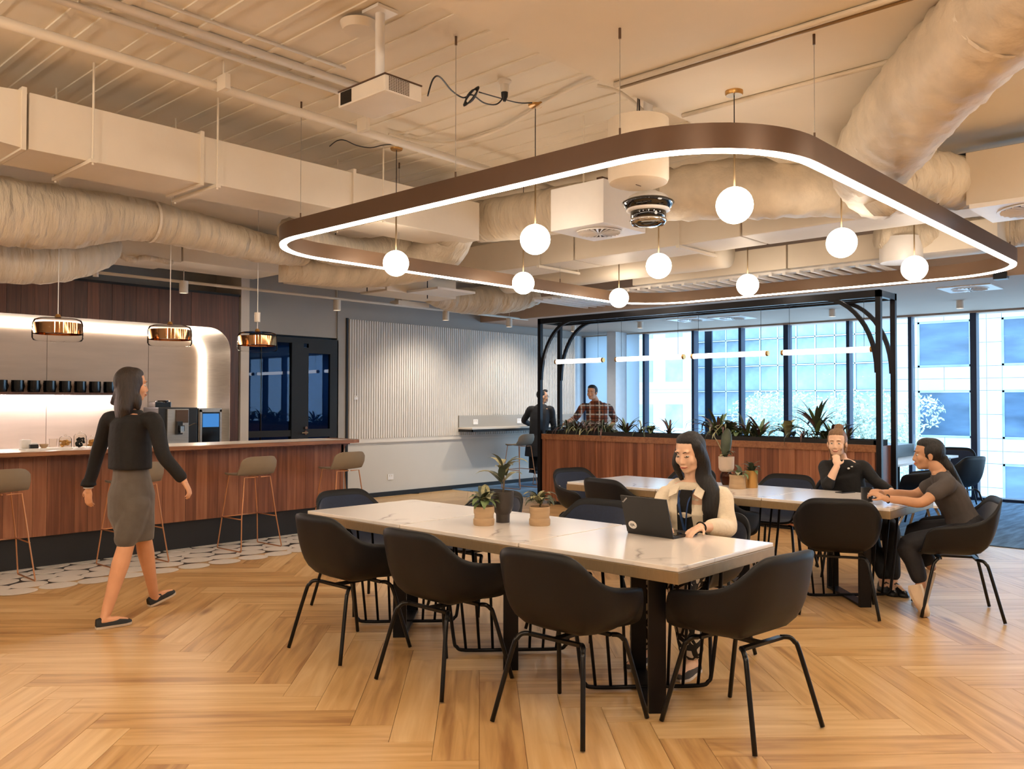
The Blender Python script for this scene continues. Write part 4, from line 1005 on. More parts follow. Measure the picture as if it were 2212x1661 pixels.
d=pot([(0,0),(.068,0),(.072,.01),(.068,.05),(.066,.09),(.070,.118),(.064,.118),(.06,.02),(0,.02)],'potbeige',(6.68,3.555,TZ),'wide beige pot with folded dark leaves beside the gold jar',soilr=.062,soilz=.105)
plant(d,(0.01,-.01,.10),'broad',11,15,.75,spread=1.3)
e=pot([(0,0),(.05,0),(.054,.01),(.054,.145),(.05,.15),(.046,.02),(0,.02)],'gold',(6.83,3.50,TZ),'tall gold jar holding a dark drooping plant',soilr=.046,soilz=.14)
plant(e,(0,0,.13),'broad',12,22,.72,spread=1.2)
g=empty('glass_vase',(6.90,3.78,TZ)); tag(g,'round dark amber glass vase holding up the chalky planter','vase')
obj('vase_body',MB().lathe([(0,0),(.035,0),(.05,.03),(.056,.07),(.05,.10),(.035,.118),(0,.118)],n=24),'amberglass',g,smooth='auto')
h=pot([(0,0),(.04,0),(.058,.012),(.068,.035),(.07,.135),(.065,.135),(.05,.03),(0,.03)],'potpink',(6.90,3.78,TZ+.118),'chalky pink planter with a paddle shaped cactus, stacked on the amber vase',soilr=.064,soilz=.125)
obj('cactus_pad',MB().ell((0,0,.26),(.022,.05,.13),14,10,Matrix.Rotation(.22,3,'Y')@Matrix.Rotation(.8,3,'Z')),'leafdark',h,smooth=True)
plant(h,(0,0,.12),'arrow',12,30,.6,stem=.03,spread=1.2)
obj('trailing_stem',MB().tube(smoothpath([(-.02,.0,.12),(-.05,.05,.25),(.0,.12,.33),(.02,.05,.42)],4),.004,6),'leafvar',h,smooth=True)
def pl(px,kind,n,s,seed,lb,stem=0,spread=1.0,depth=9.84):
    p=at(px,935,X=depth); t=empty('planter_plant',(depth,p.y,1.05)); tag(t,lb,'plant','plants in the planter box')
    plant(t,(0,0,0),kind,n,seed,s,stem,spread)
pl(1235,'grass',34,1.45,1,'wispy brown grass plant at the left end of the planter')
pl(1262,'grass',36,1.59,2,'wispy brown grass plant just left of the man in the plaid shirt\'s waist')
pl(1292,'grass',34,1.52,3,'wispy brown grass plant below the man in the plaid shirt\'s arm')
pl(1226,'grass',30,1.7,51,'wispy brown grass plant against the left pergola brace')
pl(1248,'spear',16,1.0,52,'short burgundy spear plant among the wispy grasses')
pl(1305,'grass',34,1.6,53,'wispy brown grass plant at the right end of the grassy group')
pl(1318,'broad',10,1.16,31,'low broad leaved plant right of the wispy grasses')
pl(1352,'spear',16,1.30,4,'spiky bromeliad with one tall spear, left of the middle of the planter',spread=.8)
pl(1384,'grass',18,1.45,5,'tuft of red edged grass beside the spiky bromeliad')
pl(1405,'broad',14,1.30,6,'low dark leafy plant under the second tube light',stem=.05)
pl(1445,'spear',20,1.01,7,'dark rosette plant just left of the laptop woman\'s head',spread=1.2)
pl(1535,'grass',20,1.89,8,'arching strappy plant just right of the laptop woman\'s head')
pl(1552,'spear',18,1.81,9,'tall red and brown spiky plant right of the laptop woman',spread=.6)
pl(1578,'broad',16,1.59,10,'green patch leaved plant between two spiky ones',stem=.10)
pl(1565,'grass',24,1.7,54,'thin arching grass plant behind the chalky planter\'s cactus')
pl(1596,'broad',16,1.3,55,'broad leaved plant left of the dark arching spear plant',stem=.06)
pl(1628,'broad',12,1.2,56,'low dark leafy plant between two dark spiky ones')
pl(1612,'spear',14,1.45,11,'dark arching spear plant in the middle of the planter')
pl(1640,'spear',20,1.45,12,'dark upright spiky plant left of a gap in the planter',spread=.8)
pl(1700,'broad',14,1.59,13,'dark flat leaved plant right of the gap in the planter',stem=.08)
pl(1735,'grass',14,1.59,14,'thin leaved plant before the thick mullion')
pl(1765,'spear',22,1.74,15,'tall variegated dracaena near the woman in black',stem=.16)
pl(1782,'broad',14,1.3,57,'leafy plant between the variegated dracaena and the bun')
pl(1830,'spear',12,1.0,58,'small dark spiky plant right of the woman in black')
pl(1800,'spear',16,1.45,16,'dark spear leaved plant behind the woman in black\'s bun')
# ================================================ PROPS
TT=lambda x,y: (x,y,TZ)
lp=empty('laptop',(4.075,2.63,TZ),math.radians(-3)); tag(lp,'open black laptop with a round sticker on its lid, seen from behind','laptop')
obj('base',MB().box((-.115,-.155,0),(.115,.155,.014)),'black_plastic',lp,bevel=.003)
kb=MB()
for i in range(5):
    for j in range(13): kb.box((-.08+i*.022,-.143+j*.022,.014),(-.062+i*.022,-.125+j*.022,.017))
tag(obj('keyboard_keys',kb,'screen',lp),kind='stuff')
lid=empty('lid_pivot'); bpy.data.objects.remove(lid)
tl=math.radians(17)
LM=Matrix.Translation((-.115,0,.012))@Matrix.Rotation(-tl,4,'Y')
def lidbox(name,a,b,m,parent=lp,bevel=0):
    o=obj(name,MB().box(a,b),m,parent,bevel=bevel); o.matrix_local=LM; return o
ld=lidbox('lid',(-.005,-.155,0),(.004,.155,.215),'black_plastic',bevel=.002)
lidbox('display',(.004,-.145,.012),(.0055,.145,.205),'screen')
def flat_on_lid(name,mb,m):
    o=obj(name,mb,m,ld); return o
st=MB().rings([[(-.006-dx,-.0+.105+.028*math.cos(2*PI*k/20)*1,.045+.023*math.sin(2*PI*k/20)) for k in range(20)] for dx in (-.001,.0008)])
flat_on_lid('sticker',st,'whitegloss')
sc=MB()
for i in range(4):
    y0=.105; sc.tube(smoothpath([(-.0072,y0-.018+.004*i,.036+.005*i),(-.0072,y0-.008,.044+.003*i),(-.0072,y0+.004,.036+.005*i),(-.0072,y0+.018-.003*i,.046+.003*i)],3),.0009,4)
flat_on_lid('sticker_scribble',sc,'black')
def text(name,s,size,parent,M,m,ext=.0003):
    # lettering is turned into a plain mesh part
    cu=bpy.data.curves.new(name,'FONT'); cu.body=s; cu.size=size; cu.extrude=ext; cu.align_x='CENTER'; cu.align_y='CENTER'; cu.materials.append(MT[m])
    o=bpy.data.objects.new(name,cu); COL.objects.link(o); me=bpy.data.meshes.new_from_object(o.evaluated_get(bpy.context.evaluated_depsgraph_get())); bpy.data.objects.remove(o)
    o=bpy.data.objects.new(name,me); COL.objects.link(o); o.parent=parent; o.matrix_local=M; return o
text('lid_logo','ThinkPad',.012,ld,Matrix.Translation((-.0058,.128,.190))@Matrix(((0,0,-1,0),(-1,0,0,0),(0,1,0,0),(0,0,0,1)))@Matrix.Rotation(.7,4,'Z'),'whitegloss')
mg=mug('mug',.105,.043,'black_plastic','black mug with small white lettering at the end of the far table',loc=(6.475,2.385,TZ),rz=math.radians(-52))
for i,s_ in enumerate((.03,.022,.028)):
    a0=math.radians(222-(-52)); 
    o=obj('print',MB().rings([[(.0432*math.cos(a0+(k-4)*s_*2.4/1),.0432*math.sin(a0+(k-4)*s_*2.4),.062-i*.011+dz_) for k in range(9)] for dz_ in (0,.006)],cap=False),'whitegloss',mg)
ph=empty('smartphone',(6.975,2.745,TZ),math.radians(70)); tag(ph,'black phone lying flat on the far table left of the mug','phone')
obj('body',MB().box((-.038,-.075,0),(.038,.075,.008)),'black_plastic',ph,bevel=.003); obj('screen',MB().box((-.035,-.072,.008),(.035,.072,.0086)),'screen',ph)
# bar items
def barat(px,py,Y): p=at(px,py,Y=Y); return p
def jar(px,Y,r,h,fill,fh,lb,z=1.062,lid=True):
    p=at(px,960,Y=Y); t=empty('glass_jar',(p.x,Y,z)); tag(t,lb,'jar')
    obj('glass_body',MB().lathe([(0,.004),(r,.004),(r,h*.9),(r*.92,h),(r*.88,h),(r*.95,h*.88),(r*.95,.01),(0,.01)],n=24),'clearglass',t,smooth='auto')
    rr=random.Random(int(px)); mb=MB()
    for i in range(26):
        a=rr.uniform(0,6.28); q=rr.uniform(0,r*.72); mb.ell((q*math.cos(a),q*math.sin(a),.02+rr.uniform(0,fh)),(.016,.012,.010),7,5,Matrix.Rotation(rr.uniform(0,3),3,'X')@Matrix.Rotation(rr.uniform(0,3),3,'Z'))
    tag(obj('contents',mb,fill,t),kind='stuff')
    if lid: obj('lid',MB().lathe([(0,h),(r*.8,h),(r*.85,h+.008),(r*.6,h+.015),(.012,h+.018),(.012,h+.032),(0,h+.034)],n=20),'clearglass',t,smooth='auto')
jar(173,8.42,.055,.12,'black',.07,'glass jar of dark coffee pods by the walking woman\'s shoulder')
jar(141,8.48,.055,.095,'gold',.05,'glass jar of golden biscuits left of the dark pods')
jar(197,8.46,.035,.08,'gold',.05,'small glass jar half hidden behind the walking woman')
p=at(100,968,Y=8.42); t=empty('serving_tray',(p.x,8.42,1.062)); tag(t,'low white serving tray on the bar carrying napkins and a small bowl','tray'); obj('tray_base',MB().box((-.20,-.09,0),(.20,.09,.014)),'whitegloss',t,bevel=.004)
p=at(73,955,Y=8.42); t=empty('napkin_holder',(p.x,8.42,1.076)); tag(t,'small black holder on the white serving tray','napkin holder'); obj('holder_body',MB().box((-.035,-.02,0),(.035,.02,.035)),'black',t,bevel=.004); obj('napkins',MB().box((-.03,-.006,.01),(.03,.006,.05)),'whitegloss',t)
p=at(95,955,Y=8.42); t=empty('small_bowl',(p.x,8.42,1.076)); tag(t,'small beige bowl beside the black holder on the tray','bowl'); obj('bowl_body',MB().lathe([(0,0),(.02,0),(.035,.02),(.038,.035),(.034,.035),(.018,.008),(0,.008)],n=20),'potbeige',t,smooth='auto')
p=at(55,955,Y=8.52); t=empty('paper_box',(p.x,8.52,1.062)); tag(t,'pale square carton on the bar left of the tray','box'); obj('carton',MB().box((-.04,-.03,0),(.04,.03,.09)),'whitegloss',t,bevel=.003)
p=at(115,955,Y=8.56); t=empty('drinking_glass',(p.x,8.56,1.062)); tag(t,'clear tumbler on the bar beside the golden biscuits','glass'); obj('tumbler',MB().lathe([(0,0),(.03,0),(.036,.09),(.033,.09),(.027,.008),(0,.008)],n=20),'clearglass',t,smooth='auto')
CM=empty('coffee_machine',(4.64,10.12,.90)); tag(CM,'black and steel automatic coffee machine on the back counter','coffee machine')
obj('body',MB().box((0,.03,0),(.50,.45,.53)),'black_plastic',CM,bevel=.01)
obj('front_panel',MB().box((.10,.0,.06),(.37,.035,.51)),'steel',CM,bevel=.004)
obj('screen',MB().box((.20,-.015,.34),(.36,.0,.50)),'bronze',CM,bevel=.004)
obj('spout',MB().box((.20,-.05,.20),(.27,.0,.36)).box((.22,-.08,.24),(.28,-.05,.31)),'black_plastic',CM,bevel=.004)
obj('spout_plate',MB().box((.225,-.085,.22),(.27,-.08,.30)),'chrome',CM)
obj('drip_tray',MB().box((.08,-.10,0),(.46,.03,.085)),'black_plastic',CM,bevel=.006); obj('tray_grid',MB().box((.10,-.095,.085),(.44,.0,.09)),'chrome',CM)
obj('steam_wand',MB().tube(smoothpath([(.36,-.02,.30),(.42,-.05,.33),(.45,-.06,.32)],3),.005,6),'chrome',CM)
obj('hopper',MB().lathe([(0,.53),(.07,.53),(.085,.60),(.085,.615),(0,.62)],(.12,.2,0),20),'lensblack',CM,smooth='auto'); obj('hopper',MB().box((.0,.12,.53),(.2,.3,.60)),'lensblack',CM,bevel=.006)
MF=empty('milk_fridge',(5.16,10.14,.90)); tag(MF,'small steel milk fridge with a blue lit glass door beside the coffee machine','fridge')
obj('cabinet',MB().box((0,.02,0),(.31,.44,.52)),'steel',MF,bevel=.006); obj('door_frame',MB().box((.01,0,.03),(.035,.02,.50)).box((.275,0,.03),(.30,.02,.50)).box((.01,0,.47),(.30,.02,.50)).box((.01,0,.03),(.30,.02,.06)),'steel',MF); obj('glass_door',MB().box((.035,.005,.06),(.275,.015,.47)),'screen',MF)
obj('lit_panel',MB().box((.045,.003,.28),(.265,.006,.45)),'screenlit',MF); obj('base_tray',MB().box((-.01,-.06,0),(.32,.02,.05)),'whitegloss',MF,bevel=.006)
# desk beyond the planter
DK=empty('white_desk'); tag(DK,'long white desk by the windows beyond the right pergola posts','desk')
obj('desk_top',MB().box((10.62,3.62,.72),(13.35,4.5,.75)),'whitegloss',DK,bevel=.004)
for x in (10.8,13.2): 
    for y in (3.7,4.4): obj('leg',MB().tube([(x,y,.01),(x,y,.72)],.02,8),'darkmetal',DK)
BB=empty('black_box',(12.45,4.22,.75)); tag(BB,'low black box with a pale label on the white desk','box')
obj('case',MB().box((-.45,-.15,0),(.42,.15,.17)),'black_plastic',BB,bevel=.004); obj('front_panel',MB().box((-.455,-.06,.0),(-.45,.15,.165)),'darkmetal',BB); obj('label_plate',MB().box((-.462,-.02,.05),(-.455,.06,.13)),'whitegloss',BB)
_l=at(1990,1083,z=.46); LT=empty('low_table',(_l.x,_l.y,0)); tag(LT,'low white side table with splayed metal legs behind the woman in grey','table')
obj('table_top',MB().box((-.35,-.30,.44),(.35,.30,.465)),'whitegloss',LT,bevel=.004)
for sx in (-1,1):
    for sy in (-1,1): obj('leg',MB().tube([(sx*.1,sy*.08,.44),(sx*.3,sy*.25,.01)],.014,8),'steel',LT,smooth=True)
# ================================================ PEOPLE
MT.update(skin=mat('skin','d9a27e',.55,var=.05,scale=12,spec=.35), skin2=mat('warm_skin','c09170',.5,var=.05,scale=12,spec=.35),
 skinpale=mat('pale_skin','e8bfa2',.55,var=.05,scale=12,spec=.35),
 hairbrown=mat('dark_brown_hair','24160f',.5,var=.35,scale=30,stretch=(3,3,.3),bump=.5,bscale=40), hairblack=mat('black_hair','0d0b0d',.5,var=.3,scale=30,stretch=(3,3,.3),bump=.5,bscale=40),
 hairblond=mat('blond_hair','866548',.5,var=.3,scale=30,stretch=(3,3,.5),bump=.5,bscale=40),
 jacketblack=mat('black_jacket_cloth','0e0d10',.8,var=.2,scale=20,bump=.3,bscale=14), skirt=mat('grey_skirt','5c554f',.85,var=.12,scale=14,bump=.25,bscale=12,sheen=.2),
 cream=mat('cream_denim','e6dac4',.85,var=.06,scale=14,bump=.5,bscale=16), creampaint=MT['cream'],
 blackcloth=mat('black_cloth','0f0f12',.85,var=.2,scale=14,bump=.3,bscale=12), greytee=mat('charcoal_tee','47413f',.85,var=.1,scale=12,bump=.35,bscale=10),
 denimdark=mat('dark_trousers','14141c',.8,var=.15,scale=14,bump=.3,bscale=12), coat=mat('dark_navy_coat','15161d',.75,var=.15,scale=10,bump=.2,bscale=10),
 eyewhite=mat('eye_white','d8d2cc',.3,var=.02), iris=mat('dark_iris','1e120c',.2,var=.05), lips=mat('lip','a8584a',.45,var=.05), teeth=mat('teeth','e8e2d8',.3,var=.02),
 sneaker=mat('beige_sneaker','c9b196',.7,var=.08), rubber=mat('pale_sole','d8cdbf',.7,var=.05), lanyard=mat('blue_lanyard','1f3f6e',.7,var=.3,scale=40))
def plaidmat():
    M,N,L,P=nm('plaid_shirt_cloth'); tc=N.new('ShaderNodeTexCoord'); sp_=N.new('ShaderNodeSeparateXYZ'); L.new(tc.outputs['Object'],sp_.inputs[0])
    def stripe(src,per,w,off=0):
        a=N.new('ShaderNodeMath'); a.operation='MULTIPLY_ADD'; a.inputs[1].default_value=1/per; a.inputs[2].default_value=off; L.new(src,a.inputs[0])
        b=N.new('ShaderNodeMath'); b.operation='FRACT'; L.new(a.outputs[0],b.inputs[0]); c=N.new('ShaderNodeMath'); c.operation='LESS_THAN'; c.inputs[1].default_value=w; L.new(b.outputs[0],c.inputs[0]); return c.outputs[0]
    hx=N.new('ShaderNodeVectorMath'); hx.operation='DOT_PRODUCT'; L.new(tc.outputs['Object'],hx.inputs[0]); hx.inputs[1].default_value=tuple(_R2)
    col=None; base=lin('3a2620')
    prev=None
    for src,per,w,off,c,f in ((hx.outputs['Value'],.19,.5,.1,'8a4220',.75),(sp_.outputs['Z'],.15,.5,.0,'8a4220',.6),(hx.outputs['Value'],.15,.16,.35,'d9d0c6',.75),(sp_.outputs['Z'],.15,.16,.4,'d9d0c6',.75),(hx.outputs['Value'],.15,.12,.8,'14100f',.7),(sp_.outputs['Z'],.15,.12,.8,'14100f',.7)):
        s_=stripe(src,per,w,off); m_=N.new('ShaderNodeMath'); m_.operation='MULTIPLY'; m_.inputs[1].default_value=f; L.new(s_,m_.inputs[0])
        mx=N.new('ShaderNodeMix'); mx.data_type='RGBA'; L.new(m_.outputs[0],mx.inputs[0])
        if prev is None: mx.inputs[6].default_value=base
        else: L.new(prev,mx.inputs[6])
        mx.inputs[7].default_value=lin(c); prev=mx.outputs[2]
    L.new(prev,P.inputs['Base Color']); P.inputs['Roughness'].default_value=.85; return M
def patternmat():
    M,N,L,P=nm('patterned_trousers'); tc=N.new('ShaderNodeTexCoord'); v=N.new('ShaderNodeTexVoronoi'); v.feature='DISTANCE_TO_EDGE'; v.inputs['Scale'].default_value=22; L.new(tc.outputs['Object'],v.inputs[0])
    r=N.new('ShaderNodeValToRGB'); r.color_ramp.interpolation='CONSTANT'; r.color_ramp.elements[0].color=lin('16130f'); r.color_ramp.elements[1].position=.16; r.color_ramp.elements[1].color=lin('cfc4b4'); L.new(v.outputs['Distance'],r.inputs[0]); L.new(r.outputs[0],P.inputs['Base Color']); P.inputs['Roughness'].default_value=.85; return M
MT['plaid']=plaidmat(); MT['pattern']=patternmat()
def remesh(mb,vox,it=6,name='m'):
    me=bpy.data.meshes.new(name); me.from_pydata(mb.v,[],mb.f)
    bm=bmesh.new(); bm.from_mesh(me); bmesh.ops.recalc_face_normals(bm,faces=bm.faces); bm.to_mesh(me); bm.free()
    o=bpy.data.objects.new('tmp',me); COL.objects.link(o)
    r=o.modifiers.new('r','REMESH'); r.mode='VOXEL'; r.voxel_size=vox; r.use_smooth_shade=True
    if it: s=o.modifiers.new('s','SMOOTH'); s.factor=.5; s.iterations=it
    dg=bpy.context.evaluated_depsgraph_get(); ev=o.evaluated_get(dg); out=bpy.data.meshes.new_from_object(ev)
    bpy.data.objects.remove(o); bpy.data.meshes.remove(me)
    for p in out.polygons: p.use_smooth=True
    return out
def limb(mb,pts,rad,flat=1.0,n=14,k=4):
    P=smoothpath(pts,k); m=len(pts); R_=[]
    for i in range(len(P)):
        f=i/k; j=min(int(f),m-1); j2=min(j+1,m-1); R_.append(rad[j]+(rad[j2]-rad[j])*(f-int(f)))
    mb.tube(P,R_,n,flat=flat); mb.ell(P[0],(R_[0],)*3,12,8); mb.ell(P[-1],(R_[-1],)*3,12,8)
def torso(mb,rows,right,n=20):
    """rows: (centre, half width, half depth); right = body's right direction"""
    rs=[]; C=[Vector(r[0]) for r in rows]
    for i,(c,rx,ry) in enumerate(rows):
        t=(C[min(i+1,len(C)-1)]-C[max(i-1,0)]).normalized(); rr=(Vector(right)-t*Vector(right).dot(t)).normalized(); ff=t.cross(rr)
        rs.append([C[i]+rr*rx*(abs(math.cos(a))**.85*(1 if math.cos(a)>0 else -1))+ff*ry*(abs(math.sin(a))**.85*(1 if math.sin(a)>0 else -1)) for a in [2*PI*k/n for k in range(n)]])
    mb.rings(rs)
def hairline(mb,c,M,s=1.0): mb.ell(Vector(c)+M@(Vector((0,.000,.080))*s),(.069*s,.073*s,.046*s),18,12,M); mb.ell(Vector(c)+M@(Vector((0,-.02,.03))*s),(.083*s,.085*s,.09*s),18,12,M)
def frame(fwd,up):
    f=Vector(fwd).normalized(); u=Vector(up); u=(u-f*u.dot(f)).normalized(); r=f.cross(u)
    return Matrix((r,f,u)).transposed()
def head(mb,c,M,s=1.0,chin=1.0):
    c=Vector(c)
    def e(p,r): mb.ell(c+M@(Vector(p)*s),tuple(v*s for v in r),16,10,M)
    e((0,-.010,.030),(.074,.093,.090)); e((0,.022,-.030),(.057,.066,.080)); e((0,.052,-.090*chin),(.027,.026,.020)); e((0,.02,-.075),(.050,.055,.035))
    for s_ in (-1,1):
        e((s_*.034,.054,-.028),(.026,.028,.030)); e((s_*.075,-.008,-.012),(.008,.018,.030)); e((s_*.028,.075,.026),(.022,.012,.008)); e((s_*.010,.087,-.040),(.008,.010,.007))
    mb.tube([c+M@(Vector(p)*s) for p in ((0,.078,.018),(0,.088,-.012),(0,.096,-.034))],[.008*s,.009*s,.011*s],8); e((0,.094,-.037),(.0115,.012,.009))
    e((0,.084,-.063),(.022,.009,.006)); e((0,.083,-.074),(.019,.009,.006))
def face(parent,c,M,s=1.0,lips=True,smile=0,brow='hairbrown',lidded=False,teeth=False):
    c=Vector(c)
    def E(name,p,r,m,M2=None,par=parent):
        mb=MB().ell(c+M@(Vector(p)*s),tuple(v*s for v in r),12,8,M if M2 is None else M@M2); return obj(name,mb,m,par,smooth=True)
    for s_ in (-1,1):
        ew=E('eye',(s_*.029,.0725,.000),(.0125,.009,.0035 if lidded else .0062),'eyewhite'); E('iris',(s_*.029+smile*0,.0780,-.001),(.0055,.0050,.0035 if lidded else .0055),'iris',par=ew)
        obj('eyebrow',MB().tube([c+M@(Vector(p)*s) for p in ((s_*.013,.091,.021),(s_*.028,.088,.0265),(s_*.044,.074,.021))],[.0022*s,.0030*s,.0014*s],6),brow,parent,smooth=True)
        if lidded: obj('eyelashes',MB().tube([c+M@(Vector(p)*s) for p in ((s_*.016,.084,-.003),(s_*.029,.088,-.006),(s_*.043,.079,-.002))],[.0015*s]*3,6),'iris',parent)
    up=.004*smile
    obj('lips',MB().tube([c+M@(Vector(p)*s) for p in ((-.025,.078,-.066+up*2),(-.012,.0895,-.0665),(0,.0925,-.0665),(.012,.0895,-.0665),(.025,.078,-.066+up*2))],[.0015*s,.0042*s,.0048*s,.0042*s,.0015*s],8),'lips',parent,smooth=True)
    if teeth: obj('teeth',MB().tube([c+M@(Vector(p)*s) for p in ((-.018,.087,-.064),(0,.094,-.066),(.018,.087,-.064))],[.001*s,.004*s,.001*s],6),'teeth',parent)
def hand(mb,w,d,n,s=1,curl=.35,side=1,spread=1.0):
    """w wrist, d direction wrist->fingers, n back of hand, side: +1 thumb on d x n side"""
    w=Vector(w); d=Vector(d).normalized(); n=Vector(n); n=(n-d*n.dot(d)).normalized(); sd=d.cross(n)*side
    Mh=Matrix((sd,d,n)).transposed()
    mb.ell(w+d*.048*s,(.038*s,.052*s,.015*s),14,10,Mh); mb.tube([w-d*.02*s,w+d*.03*s],[.026*s,.028*s],12,flat=.8)
    for i,(o,L) in enumerate(((.027,.072),(.009,.080),(-.009,.075),(-.026,.060))):
        p=w+d*(.088-.004*abs(i-1.2))*s+sd*o*s; a=curl*.6; P=[w+d*.05*s+sd*o*.8*s,p]; 
        for q in range(3):
            dir_=(d*math.cos(a)-n*math.sin(a)+sd*o*1.5*spread).normalized(); p=p+dir_*L*s*(.42,.32,.26)[q]; P.append(p); a+=curl
        mb.tube(P,[.010*s,.0095*s,.0085*s,.0078*s,.006*s],8); mb.ell(P[-1],(.0062*s,)*3,8,6)
    b=w+d*.022*s+sd*.028*s; P=[b-sd*.008*s,b,b+(d*.55+sd*.75-n*.25).normalized()*.034*s]; P.append(P[-1]+(d*.8+sd*.35-n*.35).normalized()*.030*s)
    mb.tube(P,[.014*s,.0125*s,.010*s,.0075*s],8); mb.ell(P[-1],(.0075*s,)*3,8,6)
def shoe(parent,heel,toe,m='black_plastic',sole='rubber',name='shoe',h=.075,s=1,low=False,upv=(0,0,1)):
    heel=Vector(heel);toe=Vector(toe); d=(toe-heel); L=d.length; M=frame(d,upv); up=M@Vector((0,0,1))
    def P(x,y,z): return heel+M@Vector((x,y*L,z))
    prof=[(0.0,.026,.062),(.08,.034,.068),(.22,.036,.070),(.42,.038,.062),(.62,.045,.050),(.80,.046,.036),(.93,.034,.026),(1.0,.014,.016)]
    n=12; rs=[]
    for y,wd,hh in prof:
        hh=hh*(h/.075); rs.append([P(wd*s*math.cos(a),y,.014+max(0,math.sin(a))*hh if math.sin(a)>0 else .014) for a in [2*PI*k/n for k in range(n)]])
    o=obj(name,MB().rings(rs),m,parent,smooth='auto')
    rs=[]
    for y,wd,hh in prof: rs.append([P((wd+.003)*s*math.cos(a),y,.016 if math.sin(a)>0 else 0) for a in [2*PI*k/n+.01 for k in range(n)]])
    obj('sole',MB().rings(rs),sole,o,smooth='auto'); return o
def foot(mb,ank,heel,toe):
    ank=Vector(ank);heel=Vector(heel);toe=Vector(toe); mb.tube([ank,heel+(toe-heel)*.18+Vector((0,0,.045)),heel+(toe-heel)*.55+Vector((0,0,.035)),heel+(toe-heel)*.9+Vector((0,0,.022))],[.036,.036,.032,.02],10)
V3=Vector
# ---------------------------------------------------------------- walking woman
W=empty('person',(2.55,5.95,0)); root0=W
def world_child(root):
    root.location=(0,0,0)
def P_(name,label): 
    t=empty(name,(0,0,0)); tag(t,label,'person'); return t
bpy.data.objects.remove(W)
W=P_('person','walking woman seen from behind in a cropped black jacket and grey pencil skirt')
fw=(_R*.72+V3((_F.x,_F.y,0)).normalized()*.69).normalized(); rt=fw.cross(V3((0,0,1)))
pel=at(284,1066,5.90); wa=at(281,1003,5.90); chs=at(281,935,5.91); nk=at(284,885,5.93); hd=at(286,832,5.93)
shl=at(237,903,6.00); shr=at(331,905,5.81); ell=at(209,985,6.08); elr=at(354,985,5.76); wrl=at(191,1055,6.08); wrr=at(396,1037,5.80)
kr=at(272,1178,5.78); kl=at(308,1157,5.98); ar=at(230,1322,5.66); al=at(330,1272,6.20)
hpr=at(300,1085,5.84); hpl=at(268,1085,5.98)
hpr,hpl=pel+rt*.08-V3((0,0,.06)),pel-rt*.08-V3((0,0,.06))
heelr=at(207,1364,5.60); toer=at(284,1348,5.74); heelr.z=0.0; toer.z=0.004
heell=at(323,1312,6.22); toel=at(378,1281,6.38); heell.z=max(.0,heell.z)
mb=MB()
torso(mb,[(pel-V3((0,0,.12)),.12,.09),(pel,.15,.11),(wa,.115,.085),(chs,.13,.10),(nk-V3((0,0,.05)),.13,.08),(nk,.055,.05)],rt)
limb(mb,[nk-V3((0,0,.04)),nk,hd],[.055,.048,.05])
for a,b,c in ((shl,ell,wrl),(shr,elr,wrr)): limb(mb,[a,(a+b)/2,b,(b+c)/2,c],[.046,.042,.036,.033,.024])
limb(mb,[hpr,(hpr+kr)/2,kr,kr+(ar-kr)*.3,kr+(ar-kr)*.7,ar],[.085,.072,.055,.058,.043,.034]); limb(mb,[hpl,(hpl+kl)/2,kl,kl+(al-kl)*.3,kl+(al-kl)*.7,al],[.085,.072,.055,.058,.043,.034])
foot(mb,ar,heelr,toer); foot(mb,al,heell,toel)
HM=frame(_R*.80+V3((_F.x,_F.y,0))*.60,(0,0,1)); head(mb,hd,HM,1.0)
hand(mb,wrl,(0,0,-1),-_R*.3-V3((_F.x,_F.y,0)),.92,.45,1); hand(mb,wrr,(_R*.5-V3((0,0,1))*.85),_R*.8+V3((0,0,.5)),.92,.6,-1)
obj('body',remesh(mb,.0058,3),'skin',W); face(W,hd,HM,1.0)
mb=MB(); dn=V3((0,0,1))
torso(mb,[(wa-dn*.03,.178,.130),(wa+dn*.04,.176,.130),(chs-dn*.04,.176,.130),(chs+dn*.06,.176,.118),(nk-dn*.065,.150,.095),(nk-dn*.035,.115,.080),(nk+dn*.0,.070,.064)],rt)
limb(mb,[nk-dn*.06+(shl-nk)*.45,shl-dn*.01,(shl+ell)/2,ell,(ell+wrl)/2,wrl+dn*.03],[.055,.060,.054,.048,.044,.040]); limb(mb,[nk-dn*.06+(shr-nk)*.45,shr-dn*.01,(shr+elr)/2,elr,(elr+wrr)/2,elr+(wrr-elr)*.86],[.055,.060,.054,.048,.044,.042])
mb.tube([wrl+dn*.065,wrl+dn*.02],[.042,.056],14); mb.ell(nk-dn*.03-fw*.02,(.07,.06,.03))
jk=obj('jacket',remesh(mb,.0085,5),'jacketblack',W)
obj('collar',MB().tube([nk-dn*.02+V3((math.cos(a)*.062,math.sin(a)*.062,0)) for a in [2*PI*k/16 for k in range(16)]],.016,8,closed=True),'jacketblack',W,smooth=True)
obj('back_stud',MB().ell(wa+dn*.035-fw*.12-rt*.0,(.008,.008,.008)),'whitegloss',jk)
mb=MB(); hem=(kr+kl)/2+dn*.03
torso(mb,[(hem-dn*.03,.100,.125),(hem+dn*.06,.112,.130),(pel-dn*.14,.158,.145),(pel,.168,.145),(pel+dn*.10,.150,.118),(wa+dn*.0,.132,.10)],rt)
limb(mb,[hpr,hpr+(kr-hpr)*.5,kr+dn*.05],[.108,.094,.078]); limb(mb,[hpl,hpl+(kl-hpl)*.5,kl+dn*.05],[.108,.094,.078])
obj('skirt',remesh(mb,.0085,5),'skirt',W)
mb=MB()
mb.ell(hd+HM@V3((0,-.026,.026)),(.092,.100,.104),20,14,HM); hairline(mb,hd,HM); b0=hd+HM@V3((0,-.035,-.01))
